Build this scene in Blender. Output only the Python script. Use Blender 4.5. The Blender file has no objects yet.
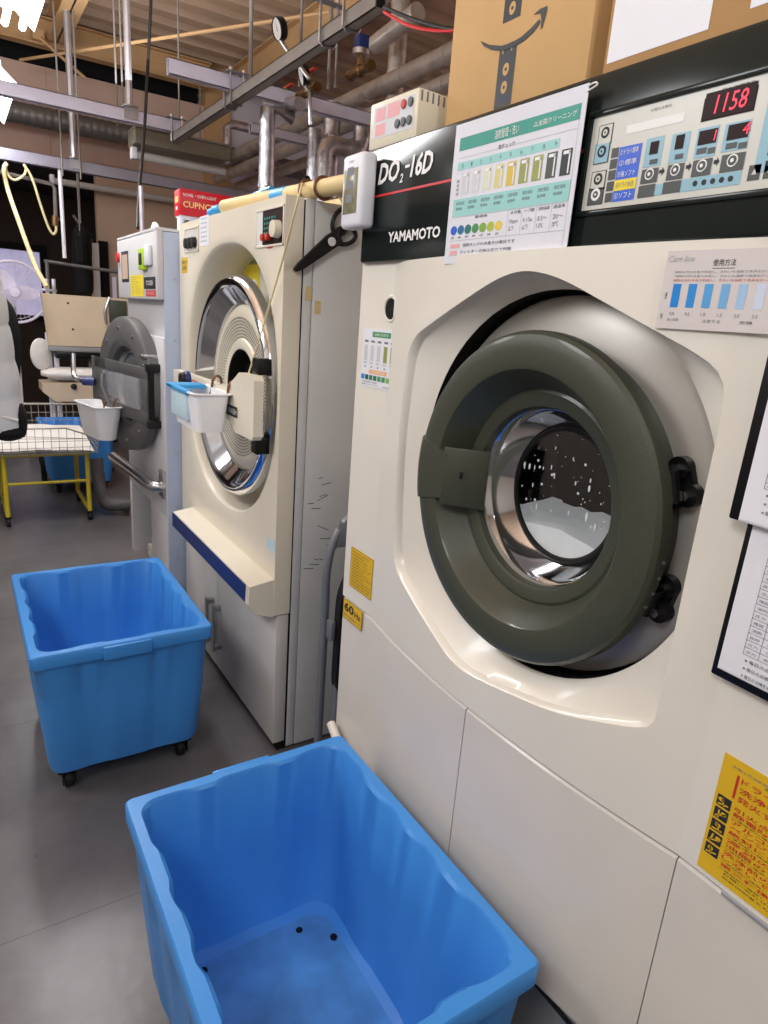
import bpy, bmesh, math, random
from mathutils import Vector, Matrix
random.seed(7)
SC = bpy.context.scene
COL = SC.collection
V = Vector
PI = math.pi

# ------------------------------------------------------------------ camera (solved from the photo's vanishing points)
FPX = 655.0
CAM = V((0, 0, 1.45))
def _basis():
    y = V((-50 - 384, 290 - 512, FPX)).normalized()
    z = -V((205 - 384, 2740 - 512, FPX)).normalized()
    z = (z - y * z.dot(y)).normalized()
    x = y.cross(z)
    return x, y, z
BX, BY, BZ = _basis()
def ray(u, v):
    d = V((u - 384, v - 512, FPX))
    return V((BX.dot(d), BY.dot(d), BZ.dot(d)))
def X(u, v, x): d = ray(u, v); return CAM + d * (x / d.x)
def Y(u, v, y): d = ray(u, v); return CAM + d * (y / d.y)
def Z(u, v, z): d = ray(u, v); return CAM + d * ((z - CAM.z) / d.z)

cd = bpy.data.cameras.new('camera'); cam = bpy.data.objects.new('camera', cd); COL.objects.link(cam)
cd.sensor_fit = 'HORIZONTAL'; cd.sensor_width = 36.0; cd.lens = FPX / 768 * 36; cd.clip_start = 0.02
cam.matrix_world = Matrix(((BX[0], -BX[1], -BX[2], 0), (BY[0], -BY[1], -BY[2], 0), (BZ[0], -BZ[1], -BZ[2], 1.45), (0, 0, 0, 1)))
SC.camera = cam

# ------------------------------------------------------------------ materials
def lin(c):
    c /= 255.0
    return c / 12.92 if c <= 0.04045 else ((c + 0.055) / 1.055) ** 2.4
def rgb(*c): return (lin(c[0]), lin(c[1]), lin(c[2]), 1)
MATS = {}
def mat(name, c, rough=0.45, metal=0.0, var=0.06, scale=6.0, bump=0.0, bscale=80.0, emit=0.0, trans=0.0, alpha=1.0, coat=0.0, spec=0.5, stretch=None, ior=1.45):
    m = bpy.data.materials.new(name); m.use_nodes = True
    nt = m.node_tree; b = nt.nodes['Principled BSDF']
    base = rgb(*c)
    tc = nt.nodes.new('ShaderNodeTexCoord')
    if stretch:
        mp = nt.nodes.new('ShaderNodeMapping'); mp.inputs['Scale'].default_value = stretch
        nt.links.new(tc.outputs['Object'], mp.inputs['Vector']); src = mp.outputs['Vector']
    else: src = tc.outputs['Object']
    n = nt.nodes.new('ShaderNodeTexNoise'); n.inputs['Scale'].default_value = scale; n.inputs['Detail'].default_value = 5
    nt.links.new(src, n.inputs['Vector'])
    r = nt.nodes.new('ShaderNodeValToRGB')
    r.color_ramp.elements[0].position = 0.3; r.color_ramp.elements[1].position = 0.7
    r.color_ramp.elements[0].color = tuple(k * (1 - var) for k in base[:3]) + (1,)
    r.color_ramp.elements[1].color = tuple(min(1, k * (1 + var)) for k in base[:3]) + (1,)
    nt.links.new(n.outputs['Fac'], r.inputs['Fac'])
    nt.links.new(r.outputs['Color'], b.inputs['Base Color'])
    b.inputs['Roughness'].default_value = rough; b.inputs['Metallic'].default_value = metal
    b.inputs['IOR'].default_value = ior
    b.inputs['Specular IOR Level'].default_value = spec
    if coat: b.inputs['Coat Weight'].default_value = coat; b.inputs['Coat Roughness'].default_value = 0.08
    if emit: nt.links.new(r.outputs['Color'], b.inputs['Emission Color']); b.inputs['Emission Strength'].default_value = emit
    if trans: b.inputs['Transmission Weight'].default_value = trans
    if alpha < 1: b.inputs['Alpha'].default_value = alpha
    if bump:
        n2 = nt.nodes.new('ShaderNodeTexNoise'); n2.inputs['Scale'].default_value = bscale; n2.inputs['Detail'].default_value = 3
        nt.links.new(src, n2.inputs['Vector'])
        bp = nt.nodes.new('ShaderNodeBump'); bp.inputs['Strength'].default_value = bump; bp.inputs['Distance'].default_value = 0.01
        nt.links.new(n2.outputs['Fac'], bp.inputs['Height']); nt.links.new(bp.outputs['Normal'], b.inputs['Normal'])
    MATS[name] = m
    return m
mat('cream', (232, 228, 218), 0.28, var=0.03, scale=3, coat=0.3)
mat('cream_lower', (224, 219, 211), 0.32, var=0.04, scale=4, coat=0.2)
mat('cream_recess', (222, 218, 204), 0.3, var=0.03)
mat('grey_disc', (176, 172, 166), 0.35, metal=0.35, var=0.05, scale=3)
mat('plinth_grey', (150, 152, 156), 0.45, var=0.08)
mat('green_enamel', (64, 68, 57), 0.36, var=0.3, scale=700, bump=0.12, bscale=700, coat=0.2)
mat('black_gloss', (27, 34, 33), 0.16, var=0.1, spec=0.28)
mat('black_rubber', (16, 16, 17), 0.5)
mat('black_metal', (24, 24, 25), 0.32, metal=0.4)
mat('chrome', (215, 217, 222), 0.09, metal=1.0, var=0.03)
mat('steel', (185, 186, 190), 0.28, metal=1.0, var=0.06)
mat('galv', (190, 189, 196), 0.36, metal=0.75, var=0.12, scale=14)
mat('foil', (182, 180, 186), 0.33, metal=0.9, var=0.3, scale=16, bump=0.5, bscale=34)
mat('lag', (176, 166, 158), 0.4, metal=0.5, var=0.2, scale=10, bump=0.3, bscale=25)
mat('strut_paint', (128, 122, 118), 0.5, metal=0.2, var=0.1)
mat('strut_mid', (150, 148, 162), 0.5, metal=0.2, var=0.08)
mat('strut_bright', (204, 202, 222), 0.42, metal=0.15, var=0.08)
mat('brass', (128, 100, 66), 0.35, metal=0.9, var=0.15)
mat('dark_drum', (14, 15, 17), 0.35)
mat('glass', (255, 255, 255), 0.02, trans=1.0, var=0.0)
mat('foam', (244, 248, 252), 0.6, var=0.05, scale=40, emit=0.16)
mat('drop', (225, 228, 232), 0.15, var=0.05)
mat('blue_plastic', (66, 142, 220), 0.36, var=0.05, scale=5, spec=0.45)
mat('blue_scuffed', (86, 150, 214), 0.42, var=0.22, scale=11)
mat('navy', (30, 48, 108), 0.4)
mat('white', (238, 238, 238), 0.5, var=0.02)
mat('paper', (232, 234, 242), 0.5, var=0.02)
mat('laminate', (226, 229, 240), 0.12, var=0.02, coat=0.6)
mat('film', (215, 208, 208), 0.2, var=0.03)
mat('ink', (40, 42, 48), 0.6)
mat('ink_soft', (120, 124, 134), 0.6)
mat('ink_pale', (176, 180, 188), 0.6)
mat('teal', (36, 150, 134), 0.4)
mat('teal_pale', (150, 208, 206), 0.4)
mat('red_print', (196, 52, 42), 0.5)
mat('red_line', (205, 40, 44), 0.3)
mat('pink', (230, 168, 174), 0.5)
mat('orange_print', (238, 178, 132), 0.5)
mat('yellow_sticker', (226, 184, 36), 0.4)
mat('yellow_print', (236, 214, 50), 0.4)
mat('cb1', (20, 132, 216), .4); mat('cb2', (44, 142, 220), .4); mat('cb3', (86, 164, 224), .4); mat('cb4', (118, 176, 226), .4); mat('cb5', (164, 198, 230), .4); mat('cb6', (204, 214, 234), .4)
mat('g1', (16, 92, 72), .4); mat('g2', (30, 120, 84), .4); mat('g3', (64, 150, 96), .4); mat('g4', (130, 184, 110), .4); mat('g5', (206, 214, 128), .4)
mat('ov1', (30, 90, 205), .4); mat('ov2', (20, 104, 150), .4); mat('ov3', (24, 110, 108), .4); mat('ov4', (66, 142, 74), .4); mat('ov5', (128, 170, 60), .4); mat('ov6', (170, 190, 60), .4); mat('ov7', (226, 200, 76), .4)
mat('vial_grey', (206, 208, 214), .4); mat('vial_pale', (214, 220, 196), .4); mat('vial_sand', (214, 206, 142), .4); mat('vial_gold', (212, 188, 70), .4); mat('vial_olive', (150, 158, 84), .4); mat('vial_dark', (70, 76, 66), .4); mat('vial_black', (28, 34, 40), .4)
mat('panel_grey', (205, 205, 198), 0.3, var=0.02)
mat('panel_blue', (140, 184, 202), 0.35, var=0.02)
mat('key_dark', (66, 72, 72), 0.4)
mat('display_dark', (38, 14, 18), 0.45, spec=0.2)
mat('led_red', (230, 36, 66), 0.4, emit=0.9)
mat('strip_blue', (46, 96, 214), 0.35)
mat('cardboard', (206, 168, 116), 0.8, var=0.05, scale=8)
mat('cardboard_dark', (182, 142, 94), 0.8, var=0.06)
mat('tape_black', (34, 38, 46), 0.35)
mat('tape_blue', (56, 160, 226), 0.4)
mat('beige_plastic', (222, 216, 196), 0.45, var=0.02)
mat('white_plastic', (226, 228, 236), 0.35, var=0.02)
mat('lcd', (132, 130, 104), 0.2, var=0.25, scale=60)
mat('tub', (248, 249, 252), 0.35, var=0.02)
mat('grey_side', (222, 225, 226), 0.45, var=0.07, scale=3)
mat('cream_two', (230, 223, 206), 0.35, var=0.04, scale=3, coat=0.15)
mat('cabinet_white', (206, 204, 200), 0.4, var=0.05)
mat('pale_blue_metal', (176, 188, 212), 0.45, var=0.03)
mat('grey_white', (205, 205, 208), 0.4, var=0.03)
mat('dark_grey_metal', (110, 110, 110), 0.42, metal=0.4, var=0.08)
mat('clear_plastic', (200, 205, 212), 0.08, alpha=0.35, var=0.02)
mat('board_cream', (214, 196, 168), 0.5, var=0.04)
mat('cloth_white', (230, 228, 224), 0.85, var=0.04, bump=0.3, bscale=40)
mat('quilt', (232, 236, 240), 0.6, var=0.04, bump=0.15, bscale=30)
mat('cloth_black', (18, 18, 20), 0.9)
mat('yellow_paint', (196, 178, 52), 0.4, var=0.08)
mat('wire', (170, 166, 160), 0.4, metal=0.5)
mat('wheel', (22, 22, 22), 0.6)
mat('chair_tube', (134, 138, 146), 0.35, metal=0.4)
mat('chair_pad', (26, 26, 30), 0.55)
mat('tan_roll', (224, 202, 148), 0.6, var=0.05)
mat('cord', (222, 208, 160), 0.6)
mat('red_box', (190, 24, 42), 0.35)
mat('gold', (238, 206, 130), 0.4)
mat('hook_brown', (122, 84, 66), 0.35, metal=0.5)
mat('lamp_glow', (255, 252, 250), 0.5, emit=9.0, var=0.0)
mat('lamp_white', (244, 244, 248), 0.4, emit=2.2, var=0.0)  # reflector emits by itself, imitating the tube light falling on it
mat('fixture_olive', (118, 112, 98), 0.5)
mat('tube_off', (190, 186, 184), 0.3)
mat('deck', (176, 148, 124), 0.6, var=0.08, stretch=(0.6, 6, 6))
mat('beam', (190, 152, 108), 0.6, var=0.08)
mat('duct', (112, 108, 106), 0.4, metal=0.5, var=0.12)
mat('wall_brown', (192, 162, 148), 0.8, var=0.05, scale=1.5)
mat('wall_lit', (184, 160, 140), 0.8, var=0.05, scale=1.5)
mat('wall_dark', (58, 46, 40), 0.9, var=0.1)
mat('wall_pale', (206, 198, 206), 0.8, var=0.04)
mat('wall_left', (196, 188, 180), 0.8, var=0.04)
mat('void', (10, 9, 9), 0.9)
mat('window_glow', (186, 180, 214), 0.6, emit=0.5, var=0.12, scale=9)
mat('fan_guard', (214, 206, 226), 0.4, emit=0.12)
mat('pvc_grey', (88, 88, 90), 0.5)
mat('lime', (176, 214, 62), .4)
mat('ice', (200, 226, 238), 0.4)
mat('perf', (226, 220, 204), 0.4)

def floor_mat():
    m = bpy.data.materials.new('floor_vinyl'); m.use_nodes = True
    nt = m.node_tree; b = nt.nodes['Principled BSDF']; N = nt.nodes.new; L = nt.links.new
    tc = N('ShaderNodeTexCoord')
    n1 = N('ShaderNodeTexNoise'); n1.inputs['Scale'].default_value = 2.2; n1.inputs['Detail'].default_value = 8; n1.inputs['Roughness'].default_value = 0.65
    L(tc.outputs['Object'], n1.inputs['Vector'])
    r1 = N('ShaderNodeValToRGB'); r1.color_ramp.elements[0].color = rgb(80, 79, 82); r1.color_ramp.elements[1].color = rgb(114, 112, 114)
    r1.color_ramp.elements[0].position = .3; r1.color_ramp.elements[1].position = .72
    L(n1.outputs['Fac'], r1.inputs['Fac'])
    n2 = N('ShaderNodeTexNoise'); n2.inputs['Scale'].default_value = 26; n2.inputs['Detail'].default_value = 2
    L(tc.outputs['Object'], n2.inputs['Vector'])
    r2 = N('ShaderNodeValToRGB'); r2.color_ramp.elements[0].color = (0.12, 0.12, 0.12, 1); r2.color_ramp.elements[1].color = (1, 1, 1, 1)
    r2.color_ramp.elements[0].position = .22; r2.color_ramp.elements[1].position = .27
    L(n2.outputs['Fac'], r2.inputs['Fac'])
    mx = N('ShaderNodeMix'); mx.data_type = 'RGBA'; mx.blend_type = 'MULTIPLY'; mx.inputs[0].default_value = 0.5
    L(r1.outputs['Color'], mx.inputs[6]); L(r2.outputs['Color'], mx.inputs[7])
    br = N('ShaderNodeTexBrick'); br.offset = 0; br.inputs['Scale'].default_value = 1
    br.inputs['Brick Width'].default_value = 1.8; br.inputs['Row Height'].default_value = 0.915
    br.inputs['Mortar Size'].default_value = 0.0016; br.inputs['Mortar Smooth'].default_value = 0
    br.inputs['Color1'].default_value = (1, 1, 1, 1); br.inputs['Color2'].default_value = (.97, .97, .97, 1); br.inputs['Mortar'].default_value = (.45, .45, .45, 1)
    mp = N('ShaderNodeMapping'); mp.inputs['Location'].default_value = (0.55, -0.506, 0)
    L(tc.outputs['Object'], mp.inputs['Vector']); L(mp.outputs['Vector'], br.inputs['Vector'])
    m2 = N('ShaderNodeMix'); m2.data_type = 'RGBA'; m2.blend_type = 'MULTIPLY'; m2.inputs[0].default_value = 1
    L(mx.outputs[2], m2.inputs[6]); L(br.outputs['Color'], m2.inputs[7]); L(m2.outputs[2], b.inputs['Base Color'])
    rr = N('ShaderNodeMapRange'); rr.inputs['To Min'].default_value = 0.2; rr.inputs['To Max'].default_value = 0.42
    L(n1.outputs['Fac'], rr.inputs['Value']); L(rr.outputs['Result'], b.inputs['Roughness'])
    bp = N('ShaderNodeBump'); bp.inputs['Strength'].default_value = 0.06; bp.inputs['Distance'].default_value = 0.02
    n3 = N('ShaderNodeTexNoise'); n3.inputs['Scale'].default_value = 14; L(tc.outputs['Object'], n3.inputs['Vector'])
    L(n3.outputs['Fac'], bp.inputs['Height']); L(bp.outputs['Normal'], b.inputs['Normal'])
    MATS['floor_vinyl'] = m
floor_mat()

# ------------------------------------------------------------------ mesh builder
def frame(o, u, v):
    u = V(u).normalized(); v = V(v).normalized(); n = u.cross(v)
    return Matrix(((u.x, v.x, n.x, o[0]), (u.y, v.y, n.y, o[1]), (u.z, v.z, n.z, o[2]), (0, 0, 0, 1)))
def FX(x, y=0, z=0): return frame((x, y, z), (0, -1, 0), (0, 0, 1))     # a plane facing the aisle (-x); u runs towards the camera
def FY(y, x=0, z=0): return frame((x, y, z), (1, 0, 0), (0, 0, 1))      # a plane facing -y
def axis_frame(o, a):
    a = V(a).normalized(); h = V((0, 0, 1)) if abs(a.z) < 0.9 else V((1, 0, 0))
    u = h.cross(a).normalized(); v = a.cross(u)
    return Matrix(((u.x, v.x, a.x, o[0]), (u.y, v.y, a.y, o[1]), (u.z, v.z, a.z, o[2]), (0, 0, 0, 1)))
_tc = {}
def text_mesh(s, shear=0.0, bold=0.0):
    k = (s, shear, bold)
    if k in _tc: return _tc[k]
    c = bpy.data.curves.new('t', 'FONT'); c.body = s; c.size = 1.0; c.shear = shear; c.offset = bold; c.resolution_u = 2
    o = bpy.data.objects.new('t', c); COL.objects.link(o)
    dg = bpy.context.evaluated_depsgraph_get(); dg.update()
    e = o.evaluated_get(dg); me = e.to_mesh()
    vs = [v.co.copy() for v in me.vertices]; fs = [tuple(p.vertices) for p in me.polygons]
    e.to_mesh_clear(); bpy.data.objects.remove(o); bpy.data.curves.remove(c)
    if vs:
        x0 = min(v.x for v in vs); x1 = max(v.x for v in vs); y0 = min(v.y for v in vs); y1 = max(v.y for v in vs)
    else: x0 = y0 = 0; x1 = y1 = 1
    _tc[k] = (vs, fs, (x0, y0, x1, y1))
    return _tc[k]

class MB:
    def __init__(s): s.v = []; s.f = []; s.m = []; s.sm = []; s.mats = []
    def mi(s, m):
        if m not in s.mats: s.mats.append(m)
        return s.mats.index(m)
    def add(s, vs, fs, m, M=None, smooth=True):
        o = len(s.v)
        s.v += [(M @ V(v)) if M is not None else V(v) for v in vs]
        k = s.mi(m)
        for f in fs: s.f.append(tuple(i + o for i in f)); s.m.append(k); s.sm.append(smooth)
        return s
    def box(s, a, b, m, bev=0.0, M=None, seg=2):
        x0, x1 = sorted((a[0], b[0])); y0, y1 = sorted((a[1], b[1])); z0, z1 = sorted((a[2], b[2]))
        bm = bmesh.new(); bmesh.ops.create_cube(bm, size=1)
        for v in bm.verts: v.co = V(((x0 + x1) / 2 + v.co.x * (x1 - x0), (y0 + y1) / 2 + v.co.y * (y1 - y0), (z0 + z1) / 2 + v.co.z * (z1 - z0)))
        if bev: bmesh.ops.bevel(bm, geom=bm.edges[:], offset=bev, segments=seg, affect='EDGES', profile=0.5)
        bm.verts.index_update()
        s.add([v.co.copy() for v in bm.verts], [tuple(v.index for v in f.verts) for f in bm.faces], m, M)
        bm.free(); return s
    def rings(s, rs, m, c0=False, c1=False, loop=False, M=None):
        n = len(rs[0]); vs = [p for r in rs for p in r]; fs = []
        R = len(rs)
        for i in range(R if loop else R - 1):
            a = i * n; b = ((i + 1) % R) * n
            for j in range(n):
                k = (j + 1) % n
                fs.append((a + j, a + k, b + k, b + j))
        if c0: fs.append(tuple(reversed(range(n))))
        if c1: fs.append(tuple((R - 1) * n + j for j in range(n)))
        return s.add(vs, fs, m, M)
    def lathe(s, prof, o, a, m, seg=32, c0=False, c1=False, loop=False, sx=1.0, sy=1.0):
        """prof: (radius, height along axis a)"""
        M = axis_frame(o, a)
        rs = [[V((r * sx * math.cos(2 * PI * j / seg), r * sy * math.sin(2 * PI * j / seg), h)) for j in range(seg)] for r, h in prof]
        return s.rings(rs, m, c0, c1, loop, M)
    def cyl(s, p0, p1, r, m, seg=14, r2=None):
        p0 = V(p0); p1 = V(p1); L = (p1 - p0).length
        return s.lathe([(r, 0), (r if r2 is None else r2, L)], p0, p1 - p0, m, seg, True, True)
    def ball(s, c, r, m, seg=14, rin=8, M=None):
        if not isinstance(r, (tuple, list)): r = (r, r, r)
        rs = [[V((c[0] + r[0] * math.sin(PI * i / rin) * math.cos(2 * PI * j / seg), c[1] + r[1] * math.sin(PI * i / rin) * math.sin(2 * PI * j / seg), c[2] - r[2] * math.cos(PI * i / rin))) for j in range(seg)] for i in range(1, rin)]
        return s.rings(rs, m, True, True, M=M)
    def tube(s, pts, r, m, seg=8, sub=0, closed=False, M=None):
        pts = [V(p) for p in pts]
        if sub:
            out = []; n = len(pts)
            for i in range(n if closed else n - 1):
                p0 = pts[(i - 1) % n] if (closed or i > 0) else pts[0]
                p1 = pts[i]; p2 = pts[(i + 1) % n]; p3 = pts[(i + 2) % n] if (closed or i + 2 < n) else pts[-1]
                for k in range(sub):
                    t = k / sub
                    out.append(0.5 * ((2 * p1) + (p2 - p0) * t + (2 * p0 - 5 * p1 + 4 * p2 - p3) * t * t + (3 * p1 - p0 - 3 * p2 + p3) * t ** 3))
            if not closed: out.append(pts[-1])
            pts = out
        n = len(pts); rs = []; u = None
        for i in range(n):
            a = pts[(i + 1) % n] if (closed or i < n - 1) else pts[i]
            b = pts[(i - 1) % n] if (closed or i > 0) else pts[i]
            t = (a - b).normalized()
            if u is None: u = t.orthogonal().normalized()
            u = (u - t * u.dot(t)).normalized(); w = t.cross(u)
            rr = r[i] if isinstance(r, (list, tuple)) else r
            rs.append([pts[i] + rr * (u * math.cos(2 * PI * j / seg) + w * math.sin(2 * PI * j / seg)) for j in range(seg)])
        return s.rings(rs, m, not closed, not closed, closed, M)
    def prism(s, pts, h, m, M=None, h0=0.0):
        """2-D outline extruded along the frame normal from h0 to h"""
        n = len(pts)
        vs = [V((p[0], p[1], h0)) for p in pts] + [V((p[0], p[1], h)) for p in pts]
        fs = [tuple(reversed(range(n))), tuple(range(n, 2 * n))] + [(i, (i + 1) % n, n + (i + 1) % n, n + i) for i in range(n)]
        return s.add(vs, fs, m, M)
    def poly(s, pts, m, M=None, h=0.0): return s.add([V((p[0], p[1], h)) for p in pts], [tuple(range(len(pts)))], m, M, False)
    def rect(s, u0, v0, u1, v1, m, M, h=0.0): return s.poly([(min(u0, u1), min(v0, v1)), (max(u0, u1), min(v0, v1)), (max(u0, u1), max(v0, v1)), (min(u0, u1), max(v0, v1))], m, M, h)
    def disc(s, c, r, m, M, h=0.0, seg=18, ry=None): return s.poly([(c[0] + r * math.cos(2 * PI * i / seg), c[1] + (ry or r) * math.sin(2 * PI * i / seg)) for i in range(seg)], m, M, h)
    def text(s, t, u, v, hgt, m, M, h=0.0, width=None, shear=0.0, bold=0.0, depth=0.0):
        """lettering whose ink box starts at (u, v) and is hgt tall (width wide when given)"""
        vs, fs, (x0, y0, x1, y1) = text_mesh(t, shear, bold)
        if not vs: return s
        k = hgt / max(1e-6, y1 - y0); kx = k if width is None else width / max(1e-6, x1 - x0)
        return s.add([V((u + (p.x - x0) * kx, v + (p.y - y0) * k, h)) for p in vs], fs, m, M, False)
    def build(s, name, parent=None, origin=None, local=False, sharp=38):
        me = bpy.data.meshes.new(name)
        off = V((0, 0, 0))
        if parent is None and not local:
            xs = [v.x for v in s.v]; ys = [v.y for v in s.v]; zs = [v.z for v in s.v]
            off = V(origin) if origin is not None else V(((min(xs) + max(xs)) / 2, (min(ys) + max(ys)) / 2, min(zs)))
        me.from_pydata([tuple(v - off) for v in s.v], [], s.f)
        for m in s.mats: me.materials.append(MATS[m])
        me.polygons.foreach_set('material_index', s.m); me.polygons.foreach_set('use_smooth', s.sm)
        me.update()
        me.set_sharp_from_angle(angle=math.radians(sharp))
        o = bpy.data.objects.new(name, me); COL.objects.link(o)
        if parent is not None:
            o.parent = parent
            if parent.type == 'EMPTY' and not local: o.matrix_parent_inverse = Matrix.Translation(-parent.location)
        else: o.location = off
        return o

def tag(o, label, cat, group=None, kind=None):
    if label: o['label'] = label
    if cat: o['category'] = cat
    if group: o['group'] = group
    if kind: o['kind'] = kind
    return o
def thing(name, loc, label, cat, group=None):
    o = bpy.data.objects.new(name, None); COL.objects.link(o); o.location = loc; o.empty_display_size = 0.1
    return tag(o, label, cat, group)
def struct(o): o['kind'] = 'structure'; return o
def dup(root, loc, label=None):
    def cp(o, par):
        c = o.copy(); COL.objects.link(c)
        if par: c.parent = par
        for k in o.children: cp(k, c)
        return c
    r = cp(root, None); r.location = loc
    if label: r['label'] = label
    return r
def sstep(a, b, x): t = max(0, min(1, (x - a) / (b - a))); return t * t * (3 - 2 * t)

# ================================================================== the room
struct(MB().box((-2.6, -3.2, -0.1), (4.3, 9.8, 0), 'floor_vinyl').build('floor', origin=(0, 0, 0)))
# corrugated deck: ribs run across the aisle
prof = []
y = -3.2
while y < 9.8:
    prof += [(y, 3.86), (y + .11, 3.86), (y + .14, 3.80), (y + .25, 3.80)]; y += .28
mb = MB(); vs = []; fs = []
for (yy, zz) in prof: vs += [(-2.6, yy, zz), (4.3, yy, zz)]
for i in range(len(prof) - 1): fs.append((2 * i, 2 * i + 2, 2 * i + 3, 2 * i + 1))
mb.add(vs, fs, 'deck', None, False); mb.box((-2.6, -3.2, 3.90), (4.3, 9.8, 4.0), 'deck')
struct(mb.build('ceiling'))
struct(MB().box((-2.7, -3.2, 0), (-2.6, 9.8, 4), 'wall_left').build('wall_left'))
struct(MB().box((4.3, -3.2, 0), (4.4, 9.8, 4), 'wall_brown').build('wall_right'))
struct(MB().box((-2.6, -3.3, 0), (4.3, -3.2, 4), 'wall_left').build('wall_front'))
# back wall: brown sheeting above an opening to a dark back room on the left, lit brown board and pale board to the right
mb = MB()
mb.box((-2.6, 7.5, 2.66), (2.36, 7.6, 3.45), 'wall_brown')
mb.box((1.29, 7.5, 0), (2.36, 7.6, 2.66), 'wall_lit')
for sx in (0.05, 0.9, 1.75): mb.box((sx, 7.494, 2.66), (sx + .012, 7.5, 3.45), 'wall_lit')
mb.box((2.36, 7.44, 0), (2.62, 7.6, 4.0), 'beam')
mb.box((2.62, 7.5, 0), (4.3, 7.6, 3.9), 'wall_pale')
mb.box((-2.6, 7.7, 3.3), (2.36, 7.8, 3.9), 'void')
struct(mb.build('wall_back'))
mb = MB()
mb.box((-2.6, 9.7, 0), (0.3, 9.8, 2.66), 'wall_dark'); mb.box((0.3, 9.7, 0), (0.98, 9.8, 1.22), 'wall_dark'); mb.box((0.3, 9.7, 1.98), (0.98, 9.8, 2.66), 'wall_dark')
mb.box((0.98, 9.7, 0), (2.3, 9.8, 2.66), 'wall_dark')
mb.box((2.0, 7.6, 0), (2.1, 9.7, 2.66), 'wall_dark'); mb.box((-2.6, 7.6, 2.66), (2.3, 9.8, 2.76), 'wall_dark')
struct(mb.build('wall_backroom'))
mb = MB(); mb.box((0.3, 9.72, 1.22), (0.98, 9.74, 1.98), 'window_glow'); w = struct(mb.build('window_1'))
mb = MB()
for a, b in (((0.24, 9.64, 1.16), (0.3, 9.7, 2.06)), ((0.98, 9.64, 1.16), (1.04, 9.7, 2.06)), ((0.3, 9.64, 1.98), (0.98, 9.7, 2.06)), ((0.3, 9.64, 1.16), (0.98, 9.7, 1.22))): mb.box(a, b, 'void')
mb.build('window_frame', w, local=True).matrix_parent_inverse = Matrix.Translation(-w.location)
# doorway in the lit part of the back wall
mb = MB(); p = Y(93, 240, 7.48); q = Y(105, 232, 7.48)
mb.box((p.x - .03, 7.44, 0), (p.x + .045, 7.5, 2.0), 'white', .004); struct(mb.build('trim_1'))
mb = MB(); mb.box((p.x + .05, 7.46, 0), (q.x + .02, 7.5, 2.03), 'void'); mb.box((p.x + .16, 7.452, 1.45), (p.x + .2, 7.46, 1.7), 'fan_guard'); struct(mb.build('door_1'))
struct(MB().box((1.3, 7.485, 0), (2.36, 7.5, 0.09), 'wall_dark').build('baseboard_back'))

# steel beams
def hbeam(a, b, h, w, label, m='beam'):
    a = V(a); b = V(b); M = axis_frame(a, b - a); L = (b - a).length
    mb = MB()
    vert = 1 if abs(M[2][1]) > abs(M[2][0]) else 0
    def bx(u0, u1, v0, v1): mb.box((u0, v0, 0) if vert else (v0, u0, 0), (u1, v1, L) if vert else (v1, u1, L), m, 0, M)
    bx(-w / 2, w / 2, h / 2 - .012, h / 2); bx(-w / 2, w / 2, -h / 2, -h / 2 + .012); bx(-.006, .006, -h / 2, h / 2)
    return tag(mb.build('steel_beam'), label, 'beam')
hbeam((-2.6, 7.3, 3.66), (2.36, 7.3, 3.66), .22, .12, 'tan steel roof beam running across above the brown back wall')
hbeam((0.98, 7.24, 3.69), (0.98, -3.2, 3.69), .2, .16, 'tan steel roof beam running along the aisle at the upper left')
hbeam((2.62, 7.24, 3.66), (2.62, -3.2, 3.66), .24, .12, 'tan steel roof beam running along the ceiling above the pipes')
MBr = MB(); MBr.tube([Z(20, 60, 3.36), Z(330, 12, 3.36)], .012, 'beam', 6)
tag(MBr.build('brace_rod'), 'long thin tan brace rod slanting across under the ceiling deck', 'brace')
MBr = MB(); MBr.tube([Y(40, 38, 7.16), Y(85, 78, 7.16)], .014, 'beam', 6); MBr.box(Y(36, 36, 7.2) - V((.03, .03, .03)), Y(36, 36, 7.2) + V((.06, .03, .05)), 'beam')
tag(MBr.build('brace_rod'), 'short tan brace rod slanting down from the beam corner', 'brace')

# ------------------------------------------------------------------ things overhead
def strut(a, b, w, h, label, m='strut_paint', open_end=False):
    a = V(a); b = V(b); d = (b - a).normalized(); side = d.cross(V((0, 0, 1))).normalized()
    M = Matrix(((side.x, 0, d.x, a.x), (side.y, 0, d.y, a.y), (side.z, 1, d.z, a.z), (0, 0, 0, 1))); L = (b - a).length
    t = .004; mb = MB()
    mb.box((-w / 2, -h / 2, 0), (w / 2, -h / 2 + t, L), m, 0, M); mb.box((-w / 2, -h / 2, 0), (-w / 2 + t, h / 2, L), m, 0, M); mb.box((w / 2 - t, -h / 2, 0), (w / 2, h / 2, L), m, 0, M)
    mb.box((-w / 2, h / 2 - t, 0), (-w / 2 + .02, h / 2, L), m, 0, M); mb.box((w / 2 - .02, h / 2 - t, 0), (w / 2, h / 2, L), m, 0, M)
    mb.box((-w / 2 + t, -h / 2 + t, .01), (w / 2 - t, h / 2 - t, .02), 'black_rubber', 0, M); 
    o = mb.build('strut_channel'); return tag(o, label, 'channel')
YX = Z(280, 72, 2.55).x
strut((YX, 2.40, 2.565), (YX, 5.05, 2.565), .05, .058, 'grey steel channel running along above the machines, nearest of the hung channels')
pa = Z(172, 62, 2.64); pb = Z(355, 121, 2.64)
yA = (pa.y + pb.y) / 2
strut((pa.x, yA, 2.64), (pb.x + .1, yA, 2.64), .05, .075, 'bright galvanised cross channel passing behind the gauges', 'strut_bright')
pa2 = Z(18, 92, 2.64); yB = pa2.y
strut((0.0, yB, 2.64), (YX + .03, yB, 2.64), .05, .08, 'bright galvanised cross channel at upper left ending at the long channel', 'strut_bright')
pc = Z(0, 152, 2.5); yC = pc.y + .05
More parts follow.
